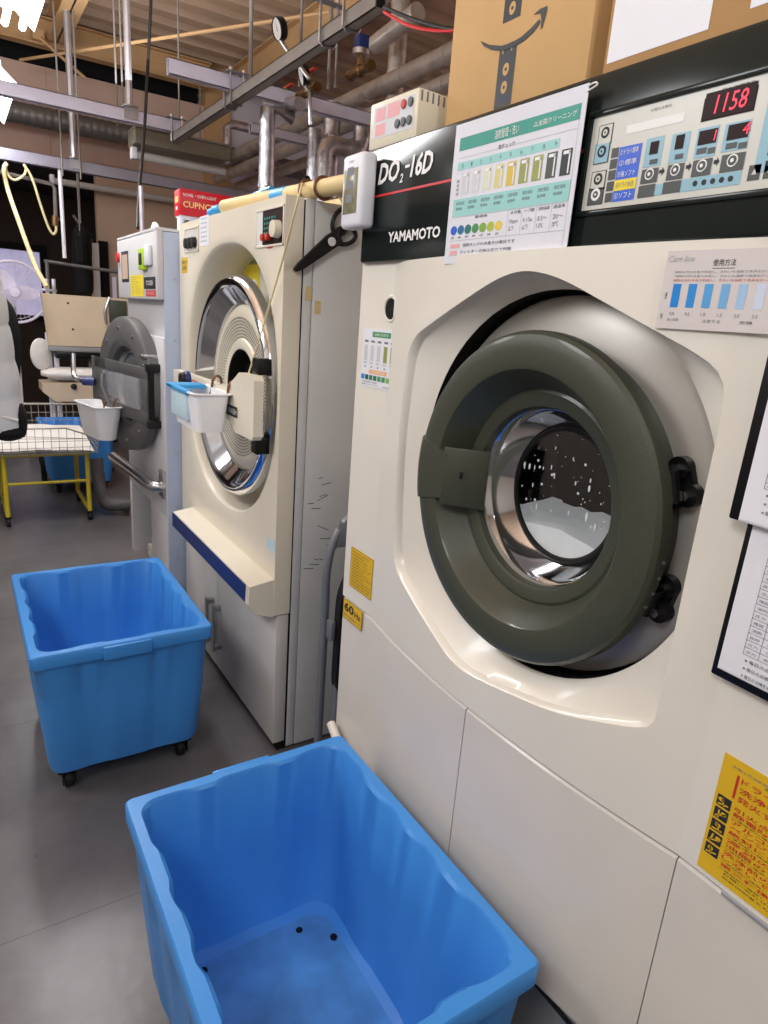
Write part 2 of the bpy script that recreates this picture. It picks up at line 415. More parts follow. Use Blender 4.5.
strut((-0.3, yC, 2.5), (3.2, yC, 2.5), .05, .09, 'grey cross channel with the cream hose looped below it', 'strut_mid')
def ubolt(y, label):
    mb = MB(); w = .036; z0 = 2.528; z1 = 2.70
    mb.tube([(YX - w, y, z1), (YX - w, y, z0 + .01), (YX - w + .01, y, z0), (YX + w - .01, y, z0), (YX + w, y, z0 + .01), (YX + w, y, z1)], .006, 'steel', 6)
    mb.box((YX - w - .03, y - .02, 2.68), (YX + w + .03, y + .02, 2.684), 'steel')
    for sx in (-w, w): mb.cyl((YX + sx, y, 2.684), (YX + sx, y, 2.70), .011, 'steel', 6)
    tag(mb.build('u_bolt'), label, 'bolt')
ubolt(yA - .05, 'steel u-bolt clamping the long channel to the cross channel behind the gauges')
ubolt(yA + .05, 'second steel u-bolt beside the clamp, on the far side of the gauge cross channel')
ubolt(yB - .045, 'steel u-bolt at the far end of the long grey channel')
ubolt(2.62, 'steel u-bolt near the black open end of the long channel')
ubolt(2.82, 'steel u-bolt second from the black open end of the long channel')
def rod(u, v, y, z1, z0, r, label, name='threaded_rod', m='strut_paint', bracket=False):
    p = Y(u, v, y); mb = MB(); mb.cyl((p.x, y, z0), (p.x, y, z1), r, m, 8)
    if bracket: mb.box((p.x - .045, y - .05, z0), (p.x + .045, y + .05, z0 + .012), 'steel', .002); mb.box((p.x - .04, y - .035, z0 - .07), (p.x + .04, y - .03, z0), 'galv')
    return tag(mb.build(name), label, 'rod' if name == 'threaded_rod' else 'pole')
rod(128, 60, yB, 3.83, 2.69, .022, 'bright steel hanging pole holding the upper left cross channel', 'hanging_pole', 'galv', True)
rod(70, 80, yC, 3.6, 2.55, .026, 'dull steel hanging pole holding the channel with the cream hose', 'hanging_pole', 'galv', True)
rod(115, 50, yB + .12, 3.83, 2.60, .006, 'thin threaded rod just left of the bright hanging pole')
rod(122, 80, yB + .06, 3.83, 2.68, .006, 'thin threaded rod close against the bright hanging pole')
rod(58, 90, yC - .08, 3.6, 2.4, .007, 'thin threaded rod left of the dull hanging pole')
rod(77, 100, yC - .06, 3.6, 2.4, .007, 'thin threaded rod right of the dull hanging pole')
rod(179, 100, yB + .2, 3.6, 2.68, .006, 'thin threaded rod beside the far end of the long channel')
rod(200, 100, 6.9, 3.6, 3.0, .007, 'thin threaded rod in front of the back wall holding the round duct')
rod(251, 40, yA + .02, 3.83, 2.68, .012, 'steel hanging rod left of the upper pressure gauge')
rod(302, 10, yA - .35, 3.83, 2.60, .008, 'dark thin rod right of the upper pressure gauge')
rod(330, 45, 3.2, 3.2, 2.5, .008, 'left one of the pair of thin rods below the long channel')
rod(337, 45, 3.15, 3.2, 2.5, .006, 'right one of the pair of thin rods below the long channel')
# black cable hanging from the deck to the pale blue machine
mb = MB(); mb.tube([Y(151, 0, 4.6), Y(149, 45, 4.6), Y(147, 80, 4.6), Y(145, 120, 4.6), Y(142, 160, 4.5), Y(139, 195, 4.3), Y(138, 228, 3.9)], .009, 'black_rubber', 6, 4)
mb.tube([Y(151, 0, 4.6), Y(151, 0, 4.6) + V((0, 0, .3))], .009, 'black_rubber', 6)
tag(mb.build('power_cable'), 'dark power cable hanging down to the top of the pale blue machine', 'cable')
mb = MB(); p = Y(141, 190, 3.66); mb.cyl((p.x, 3.66, 1.2), (p.x, 3.66, Y(141, 186, 3.66).z), .012, 'galv', 10); tag(mb.build('conduit'), 'thin metal conduit rising behind the top of the pale blue machine', 'pipe')
# round spiral duct along the back wall
p = Y(20, 113, 7.2); mb = MB(); L = []; n = 220
mb.lathe([(0.085 + (0.006 if i % 3 == 0 else 0), i * .021) for i in range(n)], (-1.2, 7.2, p.z), (1, 0, 0), 'duct', 18, True, True)
tag(mb.build('spiral_duct'), 'dark round spiral duct running across in front of the back wall', 'duct')
# fluorescent fixtures hanging in the aisle, their tubes lit
def aisle_lamp(y0, y1, label):
    z = 2.72; xc = 0.34; t = thing('fluorescent_lamp', (xc, (y0 + y1) / 2, z), label, 'lamp', None)
    mb = MB(); mb.box((xc - .05, y0, z + .07), (xc + .05, y1, z + .12), 'lamp_white', .004)
    mb.prism([(xc - .13, z + .0), (xc - .05, z + .07), (xc + .05, z + .07), (xc + .13, z + .0), (xc + .13, z + .012), (xc + .05, z + .083), (xc - .05, z + .083), (xc - .13, z + .012)], -(y1), 'lamp_white', Matrix(((1, 0, 0, 0), (0, 0, -1, 0), (0, 1, 0, 0), (0, 0, 0, 1))), -y0)
    mb.build('reflector', t)
    for dx in (-.075, 0, .075): MB().cyl((xc + dx, y0 + .02, z + .0), (xc + dx, y1 - .02, z + .0), .0165, 'lamp_glow', 12).build('lamp_tube', t)
    for yy in (y0 + .2, y1 - .2): MB().cyl((xc, yy, z + .12), (xc, yy, 3.8), .006, 'steel', 6).build('hanger', t)
    return t
aisle_lamp(3.0, 4.22, 'lit fluorescent fixture glaring white at the top left corner')
aisle_lamp(5.28, 6.5, 'lit fluorescent fixture glaring at the left edge, below the corner one')
# unlit fluorescent fixtures on the far side
def dark_lamp(pl, pr, hood, label):
    t = thing('fluorescent_lamp', pl, label, 'lamp')
    d = pr - pl
    MB().cyl(pl, pr, .03, 'tube_off', 12).build('lamp_tube', t)
    MB().box(pl - V((.03, .035, .03)), pl + V((.01, .035, .05)), 'white_plastic', .006).build('lamp_holder', t)
    if hood:
        mb = MB(); y = pl.y; z = pl.z
        mb.box((pl.x - .02, y - .12, z + .06), (pr.x, y + .12, z + .16), 'fixture_olive', .006); mb.box((pl.x - .02, y - .13, z + .16), (pr.x, y + .13, z + .175), 'strut_paint')
        mb.build('hood', t)
    return t
a = Z(135, 155, 2.5); b = Z(300, 188, 2.5); dark_lamp(V((a.x, a.y, 2.5)), V((1.91, a.y, 2.5)), True, 'unlit fluorescent fixture with a long olive hood under the round duct')
a = Z(52, 182, 2.5); b = Z(165, 203, 2.5); dark_lamp(V((a.x, 7.4, 2.5)), V((b.x, 7.4, 2.5)), False, 'unlit tube light with white end cap on the lit back wall')
# lagged pipes along the right side
def pipe(pts, r, m, label, seg=14, bands=True, name='lagged_pipe'):
    mb = MB(); mb.tube(pts, r, m, seg)
    pts = [V(q) for q in pts]
    if bands:
        for i in range(len(pts) - 1):
            L = (pts[i + 1] - pts[i]).length; d = (pts[i + 1] - pts[i]).normalized(); k = int(L / .45)
            for j in range(1, k + 1): c = pts[i] + d * (L * j / (k + 1)); mb.cyl(c - d * .012, c + d * .012, r + .004, m, seg)
    return tag(mb.build(name), label, 'pipe')
pipe([(2.4, 1.2, 2.875), (2.4, 7.2, 2.875)], .052, 'lag', 'upper lagged pipe running along behind the machines')
pipe([(2.4, 1.2, 2.735), (2.4, 7.2, 2.735)], .046, 'lag', 'lower lagged pipe running along just under the upper one')
pipe([(2.62, 1.2, 2.70), (2.62, 7.2, 2.70)], .045, 'lag', 'lagged pipe furthest back, half hidden behind the lower pipe')
q = Y(395, 25, 4.0); pipe([(q.x + .03, 4.0, 2.2), (q.x + .03, 4.0, 3.7)], .055, 'lag', 'thick upright lagged pipe against the brown wall behind the cardboard box')
pipe([X(375, 45, 2.3), X(418, 12, 2.3)], .05, 'lag', 'slanting lagged pipe near the black end of the long channel')
p = X(268, 95, 1.6); pipe([(1.75, p.y, 2.55), (1.6, p.y, 2.56), (1.6, p.y, .6)], .045, 'foil', 'bright foil wrapped upright pipe rising behind the middle machine')
# foil elbows behind the middle machine
YE = 4.2; a = Y(325, 143, YE); b = Y(361, 150, YE); zq = a.z; xq = b.x
mb = MB(); mb.tube([(a.x, YE, .9), (a.x, YE, zq - .06), (a.x + .015, YE, zq - .018), (a.x + .06, YE, zq), (xq - .06, YE, zq), (xq - .015, YE, zq + .018), (xq, YE, zq + .06), (xq, YE, 2.72)], .055, 'foil', 14)
tag(mb.build('elbow_pipe'), 'foil wrapped pipe with two elbows behind the white timer', 'pipe')
pipe([(xq - .16, YE + .12, zq - .3), (xq - .16, YE + .12, 2.8)], .055, 'foil', 'short foil upright pipe beside the elbowed one')
a = Y(314, 150, 4.3); pipe([(a.x, 4.3, .9), (a.x, 4.3, a.z + .12)], .045, 'foil', 'foil upright pipe just left of the elbowed pipe')
a = X(300, 160, 1.9)
mb = MB(); mb.tube([(1.9, a.y, 1.7), (1.9, a.y, 2.2), (1.9, a.y - .03, 2.25), (1.9, a.y - .12, 2.26)], .02, 'black_rubber', 10); tag(mb.build('drain_hose'), 'black bent hose above the rolled tube', 'hose')
a = Y(227, 128, 6.6)
mb = MB(); mb.tube([(a.x, 6.6, a.z - .3), (a.x, 6.6, a.z), (a.x + .05, 6.6, a.z + .04), (a.x + .3, 6.6, a.z + .04)], .04, 'foil', 12); tag(mb.build('elbow_pipe'), 'small white elbow pipe in front of the pale wall', 'pipe')
# further grey cross member, lower
a = Y(250, 128, 4.6); b = Y(345, 148, 4.6); strut((a.x, 4.6, a.z), (b.x + .3, 4.6, a.z), .05, .06, 'galvanised cross channel behind the foil upright pipe', 'strut_bright')
# pressure gauges
def gauge(c, r, nrm, stem_to, label):
    t = thing('pressure_gauge', c, label, 'gauge'); n = V(nrm).normalized(); c = V(c)
    MB().lathe([(0.0005, -.032), (r * .9, -.03), (r, -.022), (r, .006), (r * .93, .010), (r * .9, .004)], c, n, 'black_metal', 28).build('case', t)
    MB().lathe([(.0005, 0), (r * .9, 0)], c + n * .0045, n, 'white', 28).build('dial', t)
    M = axis_frame(c + n * .006, n); mb = MB(); mb.poly([(-.003, -.01), (.003, -.01), (.0, r * .75)], 'ink', M)
    for i in range(9):
        an = PI * (1.25 - 1.5 * i / 8); mb.poly([(r * .7 * math.cos(an), r * .7 * math.sin(an)), (r * .84 * math.cos(an - .04), r * .84 * math.sin(an - .04)), (r * .84 * math.cos(an + .04), r * .84 * math.sin(an + .04))], 'ink', M)
    mb.build('needle', t)
    mb = MB(); mb.tube([c - n * .015 + V((0, 0, -r * .9)), c - n * .015 + V((.02, -.02, -r * 1.6)), V(stem_to)], .011, 'steel', 8); mb.build('stem', t)
c = X(278, 29, 1.5); gauge(c, .052, (-.93, -.02, -.30), c + V((.12, -.13, -.22)), 'black rimmed pressure gauge above the long channel')
c = X(302, 75, 1.62); gauge(c, .05, (-.9, .22, -.30), c + V((.05, -.02, -.22)), 'steel pressure gauge below the long channel')
# valves
def valve(p, label, knob):
    t = thing('pipe_valve', p, label, 'valve'); p = V(p)
    mb = MB(); mb.tube([p + V((0, .12, 0)), p + V((0, -.12, 0))], .024, 'brass', 10); mb.ball(p, .032, 'brass'); mb.cyl(p, p + V((0, 0, .09)), .02, 'brass', 8)
    for s in (-.1, .1): mb.cyl(p + V((0, s - .015, 0)), p + V((0, s + .015, 0)), .028, 'brass', 6)
    mb.build('valve_body', t)
    if knob == 'blue': MB().box(p + V((-.03, -.03, .09)), p + V((.03, .03, .16)), 'navy', .006).cyl(p + V((0, 0, .07)), p + V((0, 0, .095)), .045, 'steel', 12).build('actuator', t)
    else: MB().box(p + V((-.012, -.08, .09)), p + V((.012, .05, .1)), 'red_print', .003).build('lever', t)
valve(X(360, 71, 1.9), 'brass pipe valve with a blue cap near the channel end', 'blue')
valve(X(308, 92, 1.75), 'brass valve just under the steel gauge', 'red')
valve(X(286, 106, 1.75), 'brass valve with red lever beside the foil upright pipe', 'red')
pipe([X(268, 104, 1.72), X(300, 104, 1.72)], .035, 'foil', 'short foil side branch leaving the foil upright pipe', bands=False)
# cables beside the cardboard box
mb = MB(); mb.tube([X(384, 12, 1.3), X(410, 26, 1.3), X(440, 31, 1.3), X(470, 28, 1.3)], .005, 'red_line', 6, 5); tag(mb.build('red_cable'), 'thin red cable running from the channel end to the cardboard box', 'cable')
mb = MB(); mb.tube([X(384, 7, 1.3), X(410, 18, 1.3), X(440, 27, 1.3), X(470, 30, 1.3)], .006, 'black_rubber', 6, 5); tag(mb.build('black_cable'), 'thin black cable above the red cable', 'cable')

# hoses and taps at far left
mb = MB(); y = yC - .05
mb.tube([Y(7, 163, y), Y(4, 170, y), Y(8, 190, y), Y(20, 225, y - .3), Y(35, 265, y - .6), Y(47, 287, y - .8)], .016, 'cord', 8, 6)
tag(mb.build('steam_hose'), 'cream steam hose slanting down from the channel to the press', 'hose')
mb = MB(); y = yC - .02
mb.tube([Y(5, 165, y), Y(8, 175, y), Y(15, 180, y), Y(24, 175, y), Y(26, 168, y), Y(24, 165, y), Y(32, 178, y), Y(40, 203, y), Y(48, 226, y), Y(53, 234, y), Y(56, 231, y), Y(56, 226, y)], .010, 'cord', 8, 6)
tag(mb.build('air_hose'), 'cream hose looped under the channel and hanging to the tap', 'hose')
a = Y(56, 183, yC); mb = MB(); mb.tube([Y(0, 172, yC + .1), V((a.x - .02, yC + .1, a.z)), V((a.x, yC + .1, a.z - .03)), Y(56, 224, yC + .1)], .016, 'strut_paint', 8); mb.cyl(Y(55, 216, yC + .1), Y(55, 226, yC + .1), .028, 'brass', 8); mb.cyl(Y(52, 219, yC + .1), Y(64, 220, yC + .1), .012, 'steel', 8)
tag(mb.build('water_pipe'), 'bent pipe with brass tap hanging below the channel', 'pipe')
rod(62, 210, yC, 2.46, Y(64, 258, yC).z, .016, 'white hanging pole below the channel beside the brass tap', 'hanging_pole', 'white_plastic')

# ================================================================== dry cleaning machine (right foreground)
M1 = thing('dry_cleaning_machine', (1.25, .8, 0), 'large cream dry cleaning machine with olive green round door, nearest on the right', 'machine')
YC0, ZC0 = .80, 1.20
YL, YR = 1.352, .10
def bulge(y):
    t = (y - .80) / .415
    return .785 - (.036 * (1 - t * t) if abs(t) < 1 else 0)
def on_bulge(u, v):
    p = X(u, v, .77)
    for _ in range(8): p = X(u, v, bulge(p.y))
    return p
hexo = [(q.y, q.z) for q in (on_bulge(u, v) for u, v in ((409, 340), (497, 278), (525, 269), (560, 277), (711, 361), (728, 386), (690, 557), (657, 714), (651, 731), (556, 714), (455, 668), (392, 565), (399, 430)))]
def round_poly(pts, r, k=5):
    out = []; n = len(pts)
    for i in range(n):
        p = V(pts[i]); a = V(pts[i - 1]); b = V(pts[(i + 1) % n])
        ra = min(r, (a - p).length * .45); rb = min(r, (b - p).length * .45)
        q0 = p + (a - p).normalized() * ra; q1 = p + (b - p).normalized() * rb
        for j in range(k + 1): t = j / k; out.append(q0 * (1 - t) ** 2 + p * 2 * t * (1 - t) + q1 * t * t)
    return out
hx = round_poly([(a, b) for a, b in hexo], .05, 8)
def ray_hit(poly, c, an):
    d = V((math.cos(an), math.sin(an))); best = None
    for i in range(len(poly)):
        a = poly[i] - c; e = poly[(i + 1) % len(poly)] - poly[i]; den = d.x * e.y - d.y * e.x
        if abs(den) < 1e-9: continue
        t = (a.x * e.y - a.y * e.x) / den; s_ = (a.x * d.y - a.y * d.x) / den
        if t > 0 and -1e-6 <= s_ <= 1 + 1e-6 and (best is None or t > best): best = t
    return c + d * best
c0 = V((YC0, ZC0))
ya, yb, za, zb = .385, 1.215, .772, 1.574
rectp = [V((yb, zb)), V((ya, zb)), V((ya, za)), V((yb, za))]
NA = 160
angs = [2 * PI * i / NA for i in range(NA)]
for cr in rectp:
    an = math.atan2(cr.y - c0.y, cr.x - c0.x) % (2 * PI); k = min(range(NA), key=lambda i: abs(((angs[i] - an + PI) % (2 * PI)) - PI)); angs[k] = an
ro = [ray_hit(rectp, c0, a) for a in angs]; hi = [ray_hit(hx, c0, a) for a in angs]
DCY, DCZ = .772, 1.180     # the door's centre
FCY, FCZ = .758, 1.203      # the dished recess ends in a circle round this centre
mb = MB(); rs = []
for k in range(9):
    t = k / 8; t = 1 - (1 - t) ** 1.3
    rs.append([V((bulge((o.lerp(h, t)).x), o.lerp(h, t).x, o.lerp(h, t).y)) for o, h in zip(ro, hi)])
RC = .318; XD = .832
cir = [V((FCY + RC * math.cos(a), FCZ + RC * math.sin(a))) for a in angs]
for t, dx in ((.04, .002), (.09, .007), (.14, .014)): rs.append([V((bulge(h.x) + dx, h.lerp(c, t).x, h.lerp(c, t).y)) for h, c in zip(hi, cir)])
last = [(V((bulge(h.x) + .014, 0, 0)).x) for h in hi]
for t in (.35, .6, .85, 1.0):
    s_ = .14 + .86 * t
    rs.append([V((lx + (XD - .030 - lx) * t, h.lerp(c, s_).x, h.lerp(c, s_).y)) for h, c, lx in zip(hi, cir, last)])
mb.rings(rs, 'cream')
# side strips, top, outer returns
for (a, b) in ((YR, ya), (yb, YL)):
    mb.add([(.785, a, za), (.785, b, za), (.785, b, zb), (.785, a, zb)], [(0, 1, 2, 3)], 'cream')
mb.add([(.785, YL, za), (1.26, YL, za), (1.26, YL, zb), (.785, YL, zb)], [(0, 1, 2, 3)], 'cream')
mb.add([(.785, YR, za), (1.26, YR, za), (1.26, YR, zb), (.785, YR, zb)], [(3, 2, 1, 0)], 'cream')
n = 14; yy = [YR, ya] + [ya + (yb - ya) * i / n for i in range(1, n)] + [yb, YL]
for zz, flip in ((za, 0), (zb, 1)):
    vs = [(bulge(q), q, zz) for q in yy] + [(1.26, q, zz) for q in yy]; m_ = len(yy)
    mb.add(vs, [(i, i + 1, m_ + i + 1, m_ + i) for i in range(m_ - 1)], 'cream')
fp = mb.build('front_panel', M1, sharp=25); fp['label'] = 'cream front panel with six sided dished recess'
mb = MB(); mb.box((1.26, YR, .34), (1.9, YL, 1.574), 'cream', .004); mb.build('body', M1)
# grey disc at the bottom of the recess
mb = MB(); mb.lathe([(.17, 0), (.306, 0), (.312, .004), (.313, .03)], (XD, FCY, FCZ), (1, 0, 0), 'grey_disc', 72)
mb.lathe([(.300, .025), (.322, .025), (.3185, -.029)], (XD, FCY, FCZ), (1, 0, 0), 'void', 48); mb.build('door_flange', M1)['label'] = 'grey metal disc behind the door'
# lower panels, split by a seam
def lower(y0, y1):
    n = 12; ys = [y0 + (y1 - y0) * i / n for i in range(n + 1)]
    for q in (ya, yb):
        if y0 < q < y1: ys[min(range(1, n), key=lambda i: abs(ys[i] - q))] = q
    mb = MB(); z0, z1 = .345, .765
    vs = []
    for q in ys:
        x = bulge(q) + .003
        vs += [(x + .09, q, z0), (x + .006, q, z0), (x, q, z0 + .01), (x, q, z1 - .004), (x + .004, q, z1), (x + .09, q, z1)]
    fs = [(i * 6 + j, (i + 1) * 6 + j, (i + 1) * 6 + j + 1, i * 6 + j + 1) for i in range(n) for j in range(5)]
    fs += [tuple(range(6)), tuple(n * 6 + 5 - j for j in range(6))]
    mb.add(vs, fs, 'cream_lower'); return mb
lower(.8095, YL).build('lower_panel', M1, sharp=20); lower(ya + .001, .8065).build('lower_panel', M1, sharp=20); lower(YR, ya - .001).build('lower_panel', M1, sharp=20)
mb = MB(); mb.box((.80, YR, .766), (.93, YL, .771), 'ink'); mb.build('seam_gap', M1)
mb = MB(); mb.box((.7805, .18, .7665), (.79, .318, .7725), 'plinth_grey', .002); mb.build('catch', M1)
mb = MB(); mb.tube([(.768, 1.345, .40), (.762, 1.30, .385), (.755, 1.2, .352)], .012, 'cream_lower', 8, 3); mb.build('lip', M1)
mb = MB(); mb.box((.805, YR + .01, .0), (1.88, YL - .01, .332), 'plinth_grey', .004); mb.box((.80, YR + .01, .295), (.81, YL - .01, .303), 'ink'); mb.box((.83, YR + .01, .332), (1.88, YL - .01, .345), 'ink'); mb.build('plinth', M1)['label'] = 'grey steel plinth'
# keyhole on the left strip
h = X(391, 309, .785); mb = MB(); mb.lathe([(.021, 0), (.023, -.003), (.0265, -.003), (.0285, 0)], (.785, h.y, h.z), (1, 0, 0), 'cream', 24)
mb.lathe([(.0005, -.0008), (.022, -.0008)], (.785, h.y, h.z), (1, 0, 0), 'void', 24); mb.build('port_hole', M1)
# ---- door
mb = MB(); XF = .763
prof = [(.1535, .09), (.1535, .068), (.157, .057), (.161, .055), (.180, .052), (.185, .054), (.189, .048), (.196, .040), (.212, .008), (.217, .002), (.224, 0), (.250, 0), (.262, .001), (.271, .004), (.2765, .010), (.278, .016), (.278, .030), (.270, .036), (.262, .040), (.262, .07)]
mb.lathe(prof, (XF, DCY, DCZ), (1, 0, 0), 'green_enamel', 96)
door = mb.build('door', M1, sharp=28); door['label'] = 'olive green speckled ring door'
mb = MB(); mb.lathe([(.1533, .070), (.151, .072), (.145, .088), (.128, .116), (.120, .125)], (XF, DCY, DCZ), (1, 0, 0), 'chrome', 96); mb.build('chrome_bowl', door)
mb = MB(); mb.lathe([(.122, .123), (.119, .119), (.114, .120), (.112, .127)], (XF, DCY, DCZ), (1, 0, 0), 'black_rubber', 64); mb.build('rubber_gasket', door)
mb = MB(); mb.lathe([(.0005, .121), (.06, .1215), (.118, .123), (.118, .127), (.06, .1255), (.0005, .125)], (XF, DCY, DCZ), (1, 0, 0), 'glass', 48); mb.build('door_glass', door)
mb = MB()
for i in range(95):
    a = random.uniform(0, 2 * PI); r = .112 * math.sqrt(random.random()); yy_ = DCY + r * math.cos(a); zz_ = DCZ + r * math.sin(a) * .98
    if zz_ < DCZ - .04: continue
    k = random.choice((.0008, .001, .0014, .0018, .0026)); L = random.choice((1, 1, 1.3, 2.4, 3.5)) if k > .0011 else 1
    mb.ball((XF + .1205, yy_, zz_), (.0008, k, k * L), 'drop', 8, 6)
o = mb.build('water_drops', door); o['kind'] = 'stuff'
# latch plate at the left of the ring
def ring_seg(prof, a0, a1, m, off, n=12):
    rs = []
    for i in range(n + 1):
        a = a0 + (a1 - a0) * i / n
        rs.append([V((XF + h, DCY + (r) * math.cos(a), DCZ + (r) * math.sin(a))) for r, h in prof])
    mb = MB(); mb.rings(rs, m, True, True); return mb
a0, a1 = math.radians(-13), math.radians(13)
mb = ring_seg([(.2815, .036), (.2815, .014), (.279, .006), (.273, .0), (.263, -.003), (.188, -.003), (.188, .001), (.215, .02), (.26, .038)], a0, a1, 'green_enamel', 0)
M = Matrix.Translation(V((XF, DCY, DCZ)))
MT = M @ Matrix.Translation(V((.0, .187, 0))) @ Matrix.Rotation(math.radians(42), 4, 'Z'); mb.box((-.003, -.080, -.056), (.003, .004, .056), 'green_enamel', .002, MT); mb.box((-.002, -.082, -.056), (.014, -.077, .056), 'green_enamel', .002, MT)
mb.lathe([(.0005, -.004), (.006, -.004), (.007, 0)], (XF + .0215, DCY + .160, DCZ + .006), (1, -.9, 0), 'void', 12)
mb.build('latch_plate', door)['label'] = 'squared green latch plate with one screw'
def hinge(c):
    d = V((0, c.y - DCY, c.z - DCZ)); L = d.length; d.normalize(); t = V((0, -d.z, d.y)); t = t if t.z > 0 else -t
    mb = MB(); lobes = ((.004, .026), (.014, -.012), (-.016, -.016))
    for du, dv in lobes:
        q = c + d * du + t * dv; mb.cyl(q + V((.008, 0, 0)), q + V((-.012, 0, 0)), .0165, 'black_metal', 18)
    mb.prism([(-.026, -.026), (.024, -.024), (.02, .026), (-.01, .036)], .007, 'black_metal', frame(c, d, t), -.011)
    mb.build('hinge_foot', h_ := mb_hinge(c, d, t, L))
    for du, dv in lobes[:2]:
        b2 = MB(); q = c + d * du + t * dv; b2.cyl(q + V((-.012, 0, 0)), q + V((-.022, 0, 0)), .0075, 'chrome', 6); b2.build('bolt', h_)
def mb_hinge(c, d, t, L):
    F = frame(V((XF + .040, DCY, DCZ)), d, t); F = F if F.col[2].x < 0 else F @ Matrix.Diagonal((1, 1, -1, 1))
    mb = MB(); mb.box((.262, -.017, -.016), (L + .004, .017, .010), 'black_metal', .004, F); mb.box((.250, -.020, .004), (.276, .020, .022), 'dark_grey_metal', .003, F)
    mb.cyl(F @ V((L - .002, -.022, -.004)), F @ V((L - .002, .022, -.004)), .013, 'black_metal', 14)
    return mb.build('hinge', door)
hinge(X(682, 487, .828)); hinge(X(659, 598, .828))
mb = MB()
for i in range(4): 
    a = math.radians(183 + i * 5); mb.cyl((XF + .024, DCY + .277 * math.cos(a), DCZ + .277 * math.sin(a)), (XF + .024, DCY + .2798 * math.cos(a), DCZ + .2798 * math.sin(a)), .003, 'steel', 8)
mb.build('rivet', door)
# drum inside with foam
mb = MB(); mb.lathe([(.16, .127), (.30, .137), (.34, .15), (.34, .47), (.0005, .47)], (XF, DCY, DCZ), (1, 0, 0), 'dark_drum', 48)
mb.build('drum', M1)
mb = MB(); rs = []
for i in range(9):
    x = XF + .130 + i * .03
    rs.append([V((x, DCY + .22 * math.cos(a), DCZ - .072 - .002 * i + .006 * math.sin(5 * a + i) - (.15 if math.sin(a) < 0 else 0) * abs(math.sin(a)) + .006 * random.uniform(-1, 1))) for a in [2 * PI * j / 40 for j in range(40)]])
mb.rings(rs, 'foam', True, True); mb.build('suds', M1)
# ---- control panel head
PX = .772; PT, PB = 1.798, 1.574
mb = MB(); mb.box((PX, YR - .02, PB), (1.12, YL - .006, PT), 'black_gloss', .006); mb.box((1.12, YR, PB), (1.9, YL, PT - .01), 'cream', .004)
cp = mb.build('control_panel', M1); cp['label'] = 'glossy black green control head'
F = FX(PX - .0008)
def U(u, v, x=PX): p = X(u, v, x); return -p.y, p.z      # plane coordinates on a face turned to the aisle
mb = MB(); u0, v0 = U(371, 193); u1, v1 = U(446, 190)
zr = X(420, 187, PX).z; mb.rect(-YL + .012, zr - .0022, -.73, zr + .0022, 'red_line', F); mb.build('red_stripe', cp)
mb = MB(); u0, v0 = U(378, 186); u1, v1 = U(433, 155); mb.text('DO', u0, v0 + .001, .040, 'white', F, 0, (u1 - u0) * .42, .22, .03)
mb.text('2', u0 + (u1 - u0) * .435, v0 - .004, .016, 'white', F, 0, (u1 - u0) * .065, .22, .02); mb.text('-', u0 + (u1 - u0) * .525, v0 + .020, .005, 'white', F, 0, (u1 - u0) * .09, .12)
mb.text('16D', u0 + (u1 - u0) * .625, v0 + .001, .040, 'white', F, 0, (u1 - u0) * .39, .22, .03); mb.build('model_lettering', cp)
mb = MB(); u0, v0 = U(388, 243); u1, v1 = U(441, 226); mb.text('YAMAMOTO', u0, v0, .0205, 'white', F, 0, u1 - u0, 0, .03); mb.build('maker_lettering', cp)
# recessed operating panel
py0, py1, pz0, pz1 = -.718, -.262, 1.624, 1.742
mb = MB()
for (a, b, c, d) in ((py0 - .008, pz0 - .008, py1 + .008, pz0), (py0 - .008, pz1, py1 + .008, pz1 + .008), (py0 - .008, pz0, py0, pz1), (py1, pz0, py1 + .008, pz1)): mb.box((a, c if False else b, -.001), (c, d, .004), 'black_gloss', .0015, FX(PX))
mb.build('bezel', cp)
op = MB(); op.rect(py0, pz0, py1, pz1, 'panel_grey', F); F2 = FX(PX - .0012); F3 = FX(PX - .0016)
def pr(u0, v0, u1, v1, m, lv=2):
    a = U(u0, v0); b = U(u1, v1); op.rect(a[0], a[1], b[0], b[1], m, F2 if lv == 2 else F3)
    return a, b
def zp(zx, zy): return 568 + zx / 3.84, 80 + zy / 3.84       # survey notes taken from an enlarged view
def pz(x0, y0, x1, y1, m, lv=2): return pr(*zp(x0, y0), *zp(x1, y1), m, lv)
for (x0, y0, x1, y1, m) in ((127, 180, 165, 240, 'panel_grey'), (112, 252, 152, 314, 'panel_blue'), (98, 358, 138, 418, 'panel_grey'), (86, 420, 130, 474, 'key_dark')):
    a, b = pz(x0 - 3, y0 - 3, x1 + 3, y1 + 3, 'key_dark'); a, b = pz(x0, y0, x1, y1, m, 3)
    c = ((a[0] + b[0]) / 2, a[1] * .6 + b[1] * .4); w = (b[0] - a[0]) * .33; fr = FX(PX - .0019); op.disc(c, w, 'ink' if m != 'key_dark' else 'white', fr); op.disc(c, w * .55, m, FX(PX - .0022)); op.disc(c, w * .2, 'ink' if m != 'key_dark' else 'white', FX(PX - .0025))
for k in range(5): pz(172 - k * 6.5, 264 + k * 43, 194 - k * 6.5, 296 + k * 43, 'key_dark')
def pm(x0, x1, yt, yb, m, fr):
    ym = (yt + yb) / 2; xm = (x0 + x1) / 2
    a = U(*zp(x0, ym)); b = U(*zp(x1, ym)); c = U(*zp(xm, yt)); d = U(*zp(xm, yb)); op.rect(a[0], d[1], b[0], c[1], m, fr); return a[0], d[1], b[0], c[1]
F4 = FX(PX - .0020); F5 = FX(PX - .0024); F6 = FX(PX - .0028)
L_ = pm(187, 270, 254, 462, 'strip_blue', F2)
hh = (L_[3] - L_[1]) / 5
op.rect(L_[0], L_[1] + hh, L_[2], L_[1] + 2 * hh, 'yellow_print', F3)
